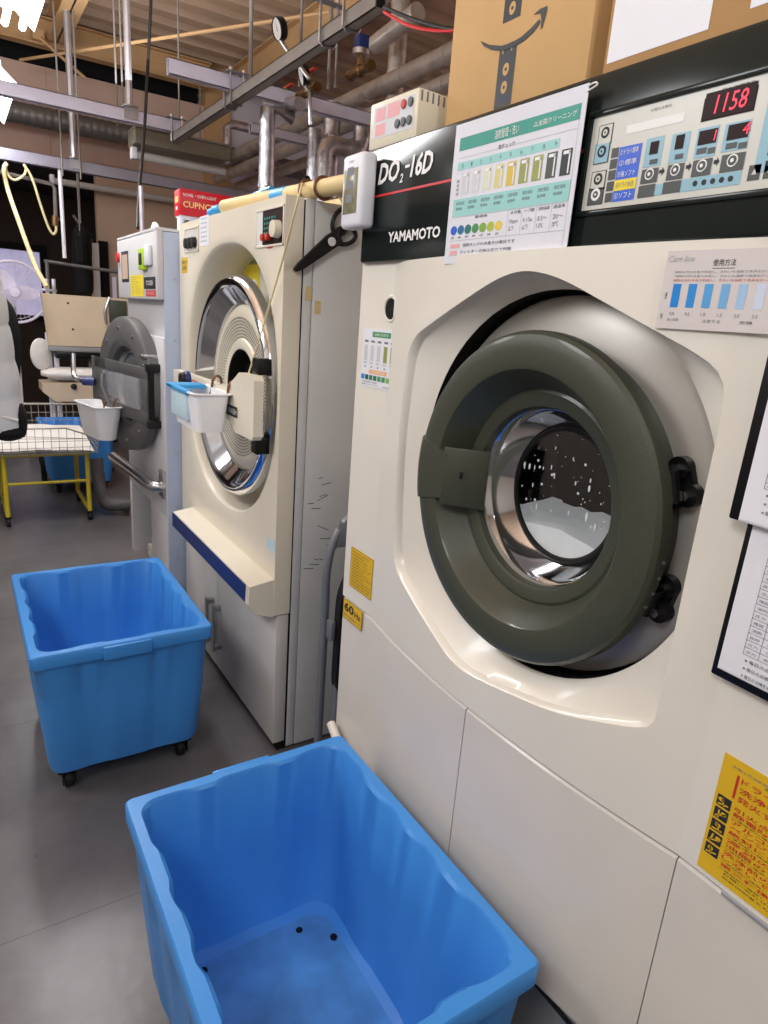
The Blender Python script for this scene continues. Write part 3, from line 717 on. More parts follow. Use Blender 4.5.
for k, tx in enumerate(('⑤ソフト', '④ドライ水洗', '③強ソフト', '②標準', '①ドライ標準')): op.text(tx, L_[0] + .003, L_[1] + hh * (k + .22), hh * .55, 'ink_soft' if k == 1 else 'white', F4, 0, (L_[2] - L_[0]) * .8)
# white sticker
a = U(*zp(224, 210)); b = U(*zp(456, 108)); op.rect(a[0], a[1], b[0], b[1] - .004, 'white', F2)
for (c0_, c1_, yt, yb), (d0, d1, dt, db), (k0, k1, kt, kb) in (((298, 364, 222, 332), (318, 350, 237, 285), (284, 346, 342, 396)), ((396, 464, 205, 316), (416, 448, 212, 265), (383, 445, 324, 382)), ((494, 574, 183, 296), (505, 574, 192, 246), (480, 552, 306, 368)), ((600, 697, 162, 270), (617, 697, 168, 226), (590, 678, 284, 350))):
    pm(c0_, c1_, yt, yb, 'panel_blue', F2); pm(d0, d1, dt, db, 'display_dark', F3); q = pm(k0, k1, kt, kb, 'key_dark', F3)
    w = (d1 - d0)
    if w > 50: pm(d0 - 8, d0 + w * .42, db + 16, db + 38, 'key_dark', F3); pm(d0 + w * .5, d1 - 8, db + 14, db + 36, 'key_dark', F3)
    else: pm(d0 - 2, d1 - 4, db + 20, db + 38, 'key_dark', F3)
    c = ((q[0] + q[2]) / 2, (q[1] + q[3]) / 2 + .002); op.disc(c, .0068, 'white', F4); op.disc(c, .0052, 'key_dark', F5); op.disc(c, .0022, 'white', F6)
a = U(*zp(562, 234)); op.text('1', a[0], a[1], .011, 'led_red', F5, 0, None, .1)
a = U(*zp(672, 212)); op.text('4', a[0], a[1], .012, 'led_red', F5, 0, None, .1)
for (x, y) in ((352, 353), (455, 335), (562, 316)):
    a = U(*zp(x, y)); b = U(*zp(x + 22, y - 4)); w = b[0] - a[0]; op.poly([(a[0], a[1] - .002), (a[0] + w * .5, a[1] - .002), (a[0] + w * .5, a[1] - .005), (a[0] + w, a[1]), (a[0] + w * .5, a[1] + .005), (a[0] + w * .5, a[1] + .002), (a[0], a[1] + .002)], 'ink', F2)
pm(272, 334, 404, 450, 'key_dark', F3); pm(335, 366, 400, 442, 'panel_blue', F2); pm(367, 434, 390, 434, 'key_dark', F3); pm(435, 662, 366, 416, 'panel_blue', F2)
for k in range(5): c = U(*zp(490 + k * 34, 398 - k * 4.6)); op.disc(c, .0032, 'ink', F3)
a, b = pz(528, 72, 716, 118, 'display_dark'); h0 = min(a[1], b[1])
a = U(*zp(562, 136)); b = U(*zp(700, 46)); op.rect(U(*zp(527, 100))[0], a[1] - .003, U(*zp(722, 70))[0], a[1] + .025, 'display_dark', F3); op.text('1158', a[0] + .0, a[1] + .001, .0195, 'led_red', FX(PX - .002), 0, b[0] - a[0], .12)
a = U(*zp(592, 52)); op.text('残り時間表示', a[0], a[1], .005, 'ink', F2, 0, .04); a = U(*zp(320, 124)); op.text('お知らせ表示', a[0], a[1], .004, 'ink_soft', F2, 0, .03)
a = U(*zp(716, 345)); op.rect(a[0], a[1] - .004, py1 - .02, pz1 - .012, 'panel_blue', F2)
for k in range(7):
    zz_ = a[1] + .002 + k * .0105
    for j in range(5): op.rect(a[0] + .012 + j * .03, zz_, a[0] + .019 + j * .03, zz_ + .005, 'ink', F3)
for k in range(3): b = a[0] - .006 + k * .018; op.rect(b, pz0 + .01, b + .014, pz0 + .026, 'key_dark', F2); op.poly([(b + .004, pz0 + .016), (b + .010, pz0 + .016), (b + .007, pz0 + .022)], 'panel_grey', F3)
op.build('operating_panel', cp)
# ---- stickers on the machine (children: they move with it)
def on_rect(x, tl, br):
    a = X(tl[0], tl[1], x); b = X(br[0], br[1], x); return -a.y, a.z, -b.y, b.z      # u0, v1, u1, v0
class Sheet:
    """a flat printed sheet with its own normalised coordinates, (0,0) top left"""
    def __init__(s, x, u0, v1, u1, v0, m, thick=.0006, base=None):
        s.x = x; s.base = base; s.u0, s.v1, s.u1, s.v0 = u0, v1, u1, v0; s.b = MB(); s.lv = 0
        s.b.box((u0, v0, 0), (u1, v1, thick), m, 0, base or FX(x)); s.t = thick
    def F(s, k=1): return s.base @ Matrix.Translation(V((0, 0, s.t + .0003 * k))) if s.base else FX(s.x - s.t - .0003 * k)
    def p(s, a, b): return s.u0 + (s.u1 - s.u0) * a, s.v1 + (s.v0 - s.v1) * b
    def r(s, a, b, c, d, m, k=1): p = s.p(a, b); q = s.p(c, d); s.b.rect(p[0], p[1], q[0], q[1], m, s.F(k)); return s
    def t_(s, a, b, c, d, txt, m, k=2, shear=0, bold=0):
        p = s.p(a, d); q = s.p(c, b); s.b.text(txt, p[0], p[1], q[1] - p[1], m, s.F(k), 0, q[0] - p[0], shear, bold); return s
    def o(s, a, b, ra, rb, m, k=1): p = s.p(a, b); s.b.disc(p, ra * (s.u1 - s.u0), m, s.F(k), 0, 20, rb * (s.v1 - s.v0)); return s
    def line(s, a, b, c, d, m, w=.0007, k=1):
        p = V(s.p(a, b)); q = V(s.p(c, d)); n = (q - p).normalized(); n = V((-n.y, n.x)) * w / 2
        s.b.poly([p - n, q - n, q + n, p + n], m, s.F(k)); return s
# yellow warning sticker, lower right
s = Sheet(.7845, -.356, .957, -.146, .780, 'yellow_sticker')
s.t_(.06, .055, .42, .075, '本機は石油系溶剤専用です', 'ink_soft'); s.t_(.42, .02, .62, .1, '注意', 'red_print', bold=.01); s.t_(.26, .075, .4, .1, '必ずお読み', 'ink')
s.r(.10, .11, .115, .30, 'red_print')
for k, tx in enumerate(('ドライクリーニング機は', '洗浄中、静電気により', '発火することがあります')): s.t_(.13, .115 + k * .07, .93, .165 + k * .07, tx, 'red_print', bold=.012)
its = (('引火点の高い溶剤を', '静電防止剤を入れて'), ('アルコール・シンナー・', 'ベンジン系は混入', '絶対に使用しない'), ('溶剤の水分、', '油脂の管理を'), ('洗浄前の予備乾燥は', 'しないでください'), ('第三種接地工事(アース)を',))
yy_ = .35
for k, it in enumerate(its):
    for j, tx in enumerate(it): s.t_(.13, yy_, .3 + .055 * len(tx), yy_ + .036, tx, 'red_print', bold=.01); yy_ += .044
    s.t_(.13, yy_, .6, yy_ + .014, 'ご使用前に確認してください', 'ink'); yy_ += .022
for k in range(5):
    b = .33 + k * .106; s.r(.02, b, .108, b + .09, 'ink'); [s.o(.064 + (-.018, .016, 0, .02, -.01)[k], b + .034, .018, .016, 'yellow_sticker', 2), s.line(.03, b + .075, .095, b + (.06, .03, .07, .045, .055)[k], 'yellow_sticker', .002, 2), s.line(.05, b + .015, .05 + (.02, 0, .03, -.01, .012)[k], b + .08, 'yellow_sticker', .0022, 2)]
s.t_(.16, .90, .8, .918, 'お問い合わせは最寄りの販売店', 'ink'); s.t_(.16, .935, .7, .95, '取扱説明書をお読みください', 'ink')
s.b.build('warning_sticker', M1)['label'] = 'yellow warning sticker with red Japanese text'
# yellow instruction plate and 60 Hz plate, left strip
s = Sheet(.7845, *on_rect(.785, (352, 546), (374, 561))[:1], X(352, 546, .785).z, -X(374, 561, .785).y, X(347, 583, .785).z, 'yellow_sticker')
s.line(.01, .01, .99, .01, 'ink', .001); s.line(.01, .99, .99, .99, 'ink', .001); s.line(.01, .01, .01, .99, 'ink', .001); s.line(.99, .01, .99, .99, 'ink', .001)
for k in range(12): s.t_(.08, .07 + k * .075, random.uniform(.6, .95), .105 + k * .075, random.choice(('定格電圧三相二百', '使用溶剤石油系溶剤', '洗浄容量十六キロ', '製造番号及び年月')), 'ink')
s.b.build('rating_sticker', M1)
s = Sheet(.7845, -1.345, .769, -1.250, .715, 'yellow_sticker')
s.line(.01, .02, .99, .02, 'ink', .001); s.line(.01, .98, .99, .98, 'ink', .001); s.line(.01, .02, .01, .98, 'ink', .001); s.line(.99, .02, .99, .98, 'ink', .001)
s.t_(.08, .14, .58, .58, '60', 'ink', bold=.03); s.t_(.63, .30, .93, .58, 'Hz', 'ink', bold=.02); s.t_(.08, .72, .92, .86, '専用機械です', 'ink_soft'); s.b.build('frequency_sticker', M1)
# small solvent colour chart, left strip
s = Sheet(.7845, -1.328, 1.437, -1.184, 1.309, 'paper')
s.r(.28, .05, .80, .14, 'g3'); s.t_(.34, .07, .74, .12, '溶剤の色見本', 'white')
for k, m in enumerate(('vial_grey', 'vial_grey', 'vial_grey', 'vial_olive', 'vial_olive')):
    x = .06 + k * .19; s.r(x, .2, x + .11, .235, 'ink_soft'); s.r(x, .28, x + .10, .55, m); s.t_(x, .57, x + .1, .60, '良好', 'ink_soft'); s.o(x + .05, .65, .018, .018, 'ink_soft')
s.r(.24, .695, .76, .765, 'orange_print'); s.t_(.3, .71, .7, .75, '水分の色見本', 'white')
for k, m in enumerate(('cb1', 'g1', 'g2', 'g2', 'g3', 'g3', 'g4', 'g5')): s.r(.01 + k * .122, .79, .11 + k * .122, .875, m)
s.t_(.04, .9, .5, .925, 'ご使用前に確認', 'ink'); s.t_(.04, .945, .55, .97, '基準を守って下さい', 'ink'); s.t_(.68, .94, .9, .97, '販売元', 'ink_soft')
s.b.build('colour_chart_sticker', M1)['label'] = 'small white colour chart sticker'

# ---- things fixed or resting on the machine
# laminated sheet
t = thing('laminated_sheet', (.76, .84, 1.555), 'laminated white chart with teal header taped over the black control head', 'notice')
a = X(456, 125, .755); b = X(562, 258, .755)
s = Sheet(.757, -1.012, 1.783, -.722, 1.560, 'laminate', .0012)
s.r(.05, .10, .97, .19, 'teal'); s.t_(.36, .115, .55, .175, '溶剤管理・洗い', 'white'); s.t_(.66, .13, .95, .165, '△全国クリーニング', 'white')
s.t_(.40, .215, .53, .245, '色チェック', 'ink')
s.r(.05, .27, .86, .325, 'teal_pale'); s.line(.05, .24, .97, .24, 'ink_pale')
for k in range(10): s.t_(.09 + k * .082, .285, .105 + k * .082, .31, str(k), 'ink_soft')
for k, m in enumerate(('vial_grey', 'vial_grey', 'vial_pale', 'vial_sand', 'vial_gold', 'vial_olive', 'vial_olive', 'vial_dark', 'vial_black')):
    x = .10 + k * .098; s.r(x, .345, x + .07, .50, m); s.r(x + .012, .355, x + .058, .375, 'white', 2); s.r(x + .05, .36, x + .06, .49, 'paper', 2)
for k in range(4): s.t_(.055, .39 + k * .03, .08, .41 + k * .03, '溶', 'ink')
s.r(.04, .53, .97, .655, 'teal_pale')
for k in range(8): s.t_(.07 + k * .113, .55, .145 + k * .113, .575, '測定項目', 'ink_soft'); s.t_(.07 + k * .113, .59, .13 + k * .113, .61, '管理値', 'ink_soft')
s.t_(.26, .665, .37, .685, '酸価色', 'ink')
for k, tx in enumerate(('水分量', 'ソープ濃度', '溶剤温度', '透過率')): s.t_(.56 + k * .105, .668, .64 + k * .105, .69, tx, 'ink')
for k in range(7): s.o(.07 + k * .067, .755, .031, .034, 'ov%d' % (k + 1)); s.t_(.05 + k * .067, .80, .08 + k * .067, .815, '良', 'ink')
for k, tx in enumerate((('50ppm', '以下'), ('0.15μ', '以下'), ('0.5〜', '1.0%'), ('20〜', '28℃'))):
    s.t_(.555 + k * .108, .725, .625 + k * .108, .755, tx[0], 'ink_soft'); s.t_(.555 + k * .108, .77, .60 + k * .108, .80, tx[1], 'ink_soft'); s.line(.54 + k * .108, .66, .54 + k * .108, .83, 'ink_pale')
s.line(.04, .66, .97, .66, 'ink_pale'); s.line(.04, .83, .97, .83, 'ink_pale'); s.line(.97, .10, .97, .94, 'ink_pale'); s.line(.04, .94, .97, .94, 'ink_pale')
s.r(.05, .855, .14, .885, 'pink'); s.t_(.17, .855, .62, .88, '溶剤タンクの水抜きは毎日です', 'ink'); s.r(.05, .905, .12, .935, 'pink'); s.t_(.15, .905, .60, .93, 'フィルター交換は圧力で判断', 'ink')
s.b.build('sheet', t); mb = MB(); mb.tube([FX(.756) @ V((-.725, 1.779, 0)), FX(.756) @ V((-.712, 1.781, 0)), FX(.756) @ V((-.708, 1.777, 0)), FX(.756) @ V((-.725, 1.773, 0))], .0012, 'white', 6, 3); mb.build('adhesive_hook', t)
# instruction sheet under film
s = Sheet(0, 0, 1.562, .148, 1.470, 'film', .0006, frame((bulge(.553) - .0035, .553, 0), (bulge(.34) - bulge(.553), -.213, 0), (0, 0, 1)))
s.t_(.02, .06, .24, .14, 'Care line', 'ink_pale', shear=.3); s.t_(.40, .12, .58, .2, '使用方法', 'ink'); s.r(.40, .225, .58, .232, 'ink')
for k in range(3): s.t_(.09 + (k % 2) * .01, .255 + k * .052, .97, .285 + k * .052, '溶剤の汚れを色で判定し、きれいな溶剤で洗浄を行って下さい', ('ink_soft', 'ink_soft', 'red_print')[k])
for k in range(6):
    p = s.p(.10 + k * .135, .72); q = s.p(.10 + k * .135 + .07, .42); s.b.poly([(p[0], p[1]), (q[0], p[1]), (q[0], q[1]), (p[0], q[1])], 'cb%d' % (k + 1), s.F()); s.t_(.11 + k * .135, .78, .15 + k * .135, .82, '%d.%d' % (k // 2, k % 2 * 5), 'ink_soft')
s.t_(.04, .53, .06, .61, '透', 'ink'); s.t_(.03, .8, .05, .88, '判', 'ink'); s.t_(.1, .86, .2, .9, '良い状態', 'ink_soft'); s.t_(.4, .86, .55, .9, '注意する', 'ink_soft'); s.t_(.7, .86, .8, .9, '交換', 'ink')
tag(s.b.build('instruction_sheet'), 'printed sheet with six blue swatches stuck right of the door recess', 'notice')
# clipboards
def clipboard(y1, z0, z1, label, rows, tilt=0.0, xb=.762, off=0.0):
    t = thing('clipboard', (xb, y1 - .12, z0), label, 'clipboard')
    F = FX(xb) @ Matrix.Translation(V((-y1, z0, 0))) @ Matrix.Rotation(tilt, 4, 'Z')
    w = .235; h = z1 - z0
    MB().box((0, 0, -.006), (w, h, 0), 'black_metal', .0025, F).build('backing_board', t)
    mb = MB(); mb.box((.07, h - .03, .003), (.165, h + .005, .012), 'steel', .002, F); mb.cyl(F @ V((.07, h - .015, .012)), F @ V((.165, h - .015, .012)), .005, 'steel', 10); mb.build('clip', t)
    mb = MB(); a, b = .008 + off * .006, .012 + off * -.012
    for k in range(3): mb.box((a + k * .001, b + k * .0012, .0005 + k * .0008), (w - .008, h - .012, .0012 + k * .0008), 'paper', 0, F)
    z = .0034
    def L(u0, v0, u1, v1): mb.rect(u0, v0, u1, v1, 'ink_soft', F, z)
    u0, u1, v0, v1 = .034, w - .02, .045, h - .05
    n = rows
    for i in range(n + 1): q = v0 + (v1 - v0) * i / n; L(u0, q, u1, q + .0006)
    for q in (0, .1, .24, .4, .56, .72, .88, 1): uu = u0 + (u1 - u0) * q; L(uu, v0, uu + .0006, v1)
    for i in range(n): q = v0 + (v1 - v0) * (i + .3) / n; mb.text(random.choice(('良好', '確認', '溶剤', '圧力', '日付')), u0 + .003, q, (v1 - v0) / n * .4, 'ink_soft', F, z + .0002, .012)
    for i in range(n): q = v0 + (v1 - v0) * (i + .3) / n; mb.text(random.choice(('点検済み', '異常なし', '水抜き', '交換')), u0 + .024, q, (v1 - v0) / n * .35, 'ink_soft', F, z + .0002, .022)
    for i in range(3): mb.text('※ 毎日の点検を必ず記入すること', u0 + .004, .036 - i * .010, .005, 'ink', F, z + .0002, .09 - i * .012)
    mb.build('paper_sheets', t)
clipboard(.4065, 1.258, 1.5, 'black clipboard of check sheets, upper one at the right edge', 21, -.012, .758, .9)
clipboard(.391, 1.056, 1.33, 'black clipboard of forms, lower one at the right edge, tucked under the upper', 19, -.01, .770)
# white timer stuck on the left end of the control head
t = thing('digital_thermometer', (.745, 1.31, 1.64), 'white digital thermometer stuck to the left end of the black control head', 'thermometer')
FT = FX(.772) @ Matrix.Translation(V((-1.373, 1.640, 0)))
W_, H_ = .086, .145
mb = MB(); mb.box((0, 0, .002), (W_, H_, .040), 'white_plastic', .010, FT, 3); mb.build('case', t)
mb = MB(); mb.box((.013, .028, .0395), (W_ - .016, H_ - .03, .0408), 'lcd', .0003, FT)
for k in range(3): mb.rect(.026, .05 + k * .026, W_ - .034, .066 + k * .026, 'ink_soft', FT, .0411)
mb.build('screen', t); mb = MB(); mb.text('EMPEX', .03, H_ - .019, .005, 'ink_soft', FT, .0402); mb.build('lettering', t)
# beige controller box
t = thing('controller_box', (.88, 1.30, PT), 'small beige controller box with red button on top of the black control head', 'controller')
R = Matrix.Translation(V((.795, 1.376, PT + .008))) @ Matrix.Rotation(math.radians(3), 4, 'Z')
mb = MB(); mb.box((0, -.168, 0), (.24, 0, .090), 'beige_plastic', .004, R)
for k in range(16): mb.box((.006 + k * .014, -.1688, .068), (.010 + k * .014, -.1675, .086), 'ink_soft', 0, R)
mb.build('case', t)
FC = R @ FX(-.0006); mb = MB(); mb.rect(.016, .02, .155, .080, 'vial_grey', FC)
for (a, b, c, d) in ((.024, .052, .058, .076), (.066, .052, .108, .078), (.024, .024, .060, .046)): mb.rect(a, b, c, d, 'pink', FC, .0003)
mb.build('fascia', t); 
for k, (a, b, m) in enumerate(((.122, .068, 'red_print'), (.145, .068, 'key_dark'), (.104, .036, 'key_dark'), (.124, .036, 'key_dark'), (.144, .036, 'key_dark'))): MB().lathe([(.0085, 0), (.0085, .003), (.0005, .0035)], FC @ V((a, b, 0)), (-1, 0, 0), m, 14).build('button', t)
for a in (.03, .15):
    for b in (.02, .21): MB().cyl(R @ V((b, -a, -.008)), R @ V((b, -a, .001)), .009, 'black_rubber', 10).build('foot', t)
# cardboard box with a curved arrow
t = thing('cardboard_box', (1.02, 1.0, PT), 'tall cardboard box with black tape and curved arrow on top of the machine', 'box')
bx0, byl, byr, bt = .85, 1.178, .822, 2.22
mb = MB(); mb.box((bx0, byr, PT), (bx0 + .30, byl, bt), 'cardboard', .003); mb.build('carton', t)
FB = FX(bx0 - .0006); mb = MB()
def B(u, v): p = X(u, v, bx0); return -p.y, p.z
tl = B(503, 23)[0]; tr = B(520, 20)[0]
mb.rect(tl, B(505, 23)[1], tr, bt - .01, 'tape_black', FB); mb.rect(tl, B(505, 106)[1], tr, B(512, 42)[1], 'tape_black', FB)
for (u, v) in ((511, 9), (512, 67), (511, 85)): c = B(u, v); mb.disc(((tl + tr) / 2, c[1]), .008, 'cardboard', FB, .0003, 14, .010); mb.disc(((tl + tr) / 2, c[1]), .003, 'tape_black', FB, .0006)
c = B(513, 48); mb.rect(tl + .008, c[1] - .003, tl + .011, c[1] + .005, 'cardboard', FB, .0003); mb.rect(tr - .014, c[1] - .003, tr - .011, c[1] + .005, 'cardboard', FB, .0003); c = B(506, 98); mb.rect(tl + .006, c[1], tr - .012, c[1] + .002, 'navy', FB, .0003)
mb.build('packing_tape', t)
mb = MB(); up = [(481, 41), (490, 45), (502, 46), (512, 43), (522, 37), (532, 28), (540, 19)]; lo = [(541, 22), (534, 32), (524, 41), (514, 47), (503, 51), (492, 50), (484, 46)]
mb.poly([B(*q) for q in up + lo], 'tape_black', FB, .0009)
mb.poly([B(*q) for q in ((534, 15), (541, 9), (548, 6), (547, 12), (543, 27), (541, 30), (542, 20), (541, 13))], 'tape_black', FB, .0009)
mb.build('arrow_print', t)
mb = MB(); mb.box((bx0 + .145, byr - .0006, PT), (bx0 + .155, byr, bt), 'cardboard_dark'); mb.build('side_seam', t)
# second carton with white sheets
t = thing('cardboard_box', (1.02, .5, PT), 'cardboard box with white sheets stuck on it at the top right corner', 'box')
bx1 = .852
mb = MB(); mb.box((bx1, .20, PT), (bx1 + .30, .792, 2.16), 'cardboard_dark', .003); mb.build('carton', t)
a = X(606, 69, bx1); b = X(709, 26, bx1); mb = MB(); mb.rect(-.785, a.z + .006, -b.y, 2.12, 'paper', FX(bx1 - .0006)); c = X(750, 9, bx1); mb.rect(-c.y, c.z, -.22, 2.12, 'paper', FX(bx1 - .0006)); mb.build('paper_label', t)

# ================================================================== tumble dryer in the middle
M2 = thing('tumble_dryer', (1.25, 2.3, 0), 'cream tumble dryer with chrome ring door, middle machine on the right', 'machine')
FXm = .787; y0, y1 = 1.79, 2.815; zt = 1.765
cy, cz = 2.262, 1.215
rect2 = [V((y1, zt)), V((y0, zt)), V((y0, .52)), V((y1, .52))]; c2 = V((cy, cz))
angs2 = [2 * PI * i / NA for i in range(NA)]
for cr in rect2:
    an = math.atan2(cr.y - c2.y, cr.x - c2.x) % (2 * PI); k = min(range(NA), key=lambda i: abs(((angs2[i] - an + PI) % (2 * PI)) - PI)); angs2[k] = an
ro = [ray_hit(rect2, c2, a) for a in angs2]
def sup(a, rx, ry, p=2.25):
    c, s_ = math.cos(a), math.sin(a); r = 1 / ((abs(c / rx)) ** p + (abs(s_ / ry)) ** p) ** (1 / p); return c2 + V((c, s_)) * r
hi = [sup(a, .452, .455) for a in angs2]
mb = MB(); rs = []
for k in range(5): rs.append([V((FXm, o.lerp(h, k / 4).x, o.lerp(h, k / 4).y)) for o, h in zip(ro, hi)])
for (sc, dx) in ((.996, .001), (.988, .005), (.980, .014), (.965, .08), (.955, .15)): rs.append([V((FXm + dx, (c2 + (h - c2) * sc).x, (c2 + (h - c2) * sc).y)) for h in hi])
rs.append([V((FXm + .15, c2.x + .02 * math.cos(a), c2.y + .02 * math.sin(a))) for a in angs2])
mb.rings(rs, 'cream_two')
mb.add([(FXm, y0, .52), (FXm + .055, y0, .52), (FXm + .055, y0, zt), (FXm, y0, zt)], [(0, 1, 2, 3)], 'cream_two')
mb.add([(FXm, y1, .52), (FXm + .055, y1, .52), (FXm + .055, y1, zt), (FXm, y1, zt)], [(3, 2, 1, 0)], 'cream_two')
mb.add([(FXm, y0, zt), (FXm + .055, y0, zt), (FXm + .055, y1, zt), (FXm, y1, zt)], [(0, 1, 2, 3)], 'cream_two')
mb.add([(FXm, y0, .52), (FXm + .055, y0, .52), (FXm + .055, y1, .52), (FXm, y1, .52)], [(3, 2, 1, 0)], 'cream_two')
mb.build('front_panel', M2, sharp=30)
mb = MB(); xb = FXm + .062
mb.box((xb + .10, y0 + .004, .01), (1.75, y1, zt - .004), 'grey_side', .003)
mb.box((xb, y0 + .004, .01), (xb + .028, y0 + .03, zt), 'grey_side', .002); mb.box((xb + .031, y0 + .003, .01), (xb + .20, y0 + .03, zt - .002), 'grey_side', .002)
mb.box((xb, y1 - .03, .01), (xb + .1, y1, zt - .01), 'grey_side', .002); mb.box((xb, y0 + .03, zt - .03), (xb + .1, y1 - .03, zt - .002), 'grey_side', .002)
mb.box((xb - .007, y0 + .006, .01), (xb, y0 + .02, zt - .005), 'void')
mb.build('side_panels', M2)['label'] = 'scuffed grey side panels'
# scratches and tape remnants on the side
mb = MB(); FS = FY(y0 + .0022)
for i in range(14):
    a = random.uniform(.88, 1.02); b = random.uniform(.66, .98); l_ = random.uniform(.015, .05); an = random.uniform(-.5, .4); mb.poly([(a, b), (a + l_ * math.cos(an), b + l_ * math.sin(an)), (a + l_ * math.cos(an), b + l_ * math.sin(an) + .0025), (a, b + .002)], 'ink', FS)
for (u, v) in ((309, 294), (318, 308)): p = Y(u, v, y0); mb.rect(p.x - .010, p.z - .018, p.x + .010, p.z + .02, 'tan_roll', FS)
mb.build('scuff_marks', M2)
# lower cabinet
mb = MB(); mb.box((FXm + .012, y0 + .004, .035), (FXm + .055, 2.378, .515), 'cabinet_white', .003); mb.box((FXm + .012, 2.384, .035), (FXm + .055, y1 - .003, .515), 'cabinet_white', .003); mb.build('cabinet_doors', M2)
mb = MB(); mb.box((FXm + .03, y0 + .01, 0), (FXm + .06, y1 - .01, .034), 'void'); mb.build('toe_kick', M2)
for yy_ in (2.42, 2.34):
    mb = MB(); mb.box((FXm - .022, yy_ - .012, .13), (FXm - .012, yy_ + .012, .33), 'steel', .003); mb.box((FXm - .014, yy_ - .01, .135), (FXm + .014, yy_ + .01, .155), 'steel', .002); mb.box((FXm - .014, yy_ - .01, .305), (FXm + .014, yy_ + .01, .325), 'steel', .002); mb.build('door_handle', M2)
# ledge with navy stripe
mb = MB(); ly0, ly1 = 1.792, 2.66
pf = [(.787, .645), (.705, .632), (.702, .570), (.73, .535), (.787, .515)]
mb.rings([[V((a, ly0, b)) for a, b in pf], [V((a, ly1, b)) for a, b in pf]], 'cream_two', True, True); lg = mb.build('ledge', M2)
mb = MB(); mb.box((.7005, ly0 + .03, .572), (.7035, ly1, .630), 'navy'); mb.build('navy_stripe', lg)
# door: chrome ring, dished perforated inner cone and dark centre
mb = MB(); mb.lathe([(.285, .075), (.287, .050), (.295, .044), (.332, .010), (.344, .000), (.360, -.001), (.373, .008), (.377, .018), (.377, .04)], (FXm - .005, 2.235, 1.195), (1, 0, 0), 'chrome', 80); d2 = mb.build('door', M2); d2['label'] = 'chrome ring door'
D2 = V((FXm - .005, 2.235, 1.195))
mb = MB(); mb.lathe([(.286, .065), (.276, .054), (.262, .046), (.246, .046), (.170, .056), (.164, .050), (.140, .048), (.132, .053), (.130, .11)], D2, (1, 0, 0), 'cream_two', 72); mb.build('inner_cone', d2)
mb = MB(); mb.lathe([(.0005, .112), (.129, .112), (.129, .054), (.133, .0495)], D2, (1, 0, 0), 'void', 48); mb.build('centre_port', d2)
mb = MB()
for rr in [.174 + .0105 * k for k in range(7)]:
    n = int(2 * PI * rr / .0115); hh = .046 + (.246 - rr) / (.246 - .170) * .010 - .0012
    for j in range(n):
        a = 2 * PI * (j + .5 * (int(rr * 1000) % 2)) / n; p = D2 + V((hh, rr * math.cos(a), rr * math.sin(a))); mb.disc((-p.y, p.z), .0034, 'ink', FX(p.x), 0, 6)
o = mb.build('perforations', d2); o['kind'] = 'stuff'
# cross bar with knob, prints and hinge end plate
mb = MB(); bxp = .742; by0, by1 = 1.825, 2.68
mb.prism([(-by1, 1.160), (-2.1, 1.145), (-1.98, 1.085), (-by0 - .012, 1.085), (-by0, 1.097), (-by0, 1.262), (-by0 - .012, 1.274), (-1.95, 1.274), (-2.06, 1.215), (-by1, 1.214)], .022, 'cream_two', FX(bxp), -.008)
bar = mb.build('cross_bar', d2)
KY = X(189, 376, bxp - .022).y; mb = MB(); mb.lathe([(.0005, -.035), (.022, -.034), (.026, -.02), (.026, -.0)], (bxp - .022, KY, 1.198), (1, 0, 0), 'black_rubber', 20); mb.lathe([(.027, -.018), (.030, -.014), (.030, 0)], (bxp - .022, KY, 1.198), (1, 0, 0), 'navy', 20); mb.build('knob', bar)
FBa = FX(bxp - .0225); mb = MB(); a = -X(193, 378, bxp).y; mb.text('SAGES', a, 1.176, .026, 'red_print', FBa, 0, .13, 0, .02); mb.build('red_lettering', bar); mb = MB(); a = -X(226, 400, bxp).y; mb.rect(a, 1.132, a + .17, 1.166, 'ink', FBa); mb.text('TUCE WASH', a + .01, 1.140, .018, 'white', FBa, .0003, .15); mb.build('bar_lettering', bar)
for (za_, zb_) in ((1.275, 1.325), (1.035, 1.084)):
    mb = MB(); mb.box((bxp + .002, 1.858, za_), (FXm + .002, 1.908, zb_), 'black_metal', .006); mb.build('hinge', d2)
mb = MB(); p = X(301 / 2, 0, 1); 
# yellow notice in the upper recess, blue patch seen in the door
a = X(229, 259, FXm + .149); b = X(259, 297, FXm + .149); s = Sheet(FXm + .149, -a.y, a.z, -b.y, b.z, 'yellow_print'); s.r(.05, .05, .95, .2, 'vial_olive'); s.t_(.12, .08, .85, .17, '乾燥機の取扱い', 'ink')
for k in range(8): s.t_(.08, .26 + k * .085, random.uniform(.55, .75), .30 + k * .085, '火災の恐れがあります', 'ink_soft')
s.o(.85, .7, .09, .14, 'white'); s.o(.85, .7, .05, .07, 'ink', 2)
s.b.build('notice_sticker', M2)['label'] = 'yellow notice inside the recess above the door'
# control windows
def ctl(ya_, yb_, za_, zb_):
    mb = MB(); F = FX(FXm - .0006); 
    for (a, b, c, d) in ((ya_, za_, yb_, za_ + .006), (ya_, zb_ - .006, yb_, zb_), (ya_, za_, ya_ + .006, zb_), (yb_ - .006, za_, yb_, zb_)): mb.box((a, b, 0), (c, d, .003), 'cream_two', .001, F)
    return mb, F
a = X(257, 211, FXm); b = X(284, 245, FXm)
mb, F = ctl(-a.y, -b.y, b.z, a.z); mb.rect(-a.y + .006, b.z + .006, -b.y - .006, a.z - .006, 'display_dark', F, .0006); mb.rect(-a.y + .006, b.z + .006, -a.y + .05, a.z - .006, 'grey_side', F, .001)
for j in range(4):
    for i in range(5): mb.rect(-a.y + .06 + i * .018, a.z - .03 - j * .013, -a.y + .07 + i * .018, a.z - .024 - j * .013, 'teal', F, .0012)
dv = mb.build('control_window', M2); dv['label'] = 'dark control window with red buttons'
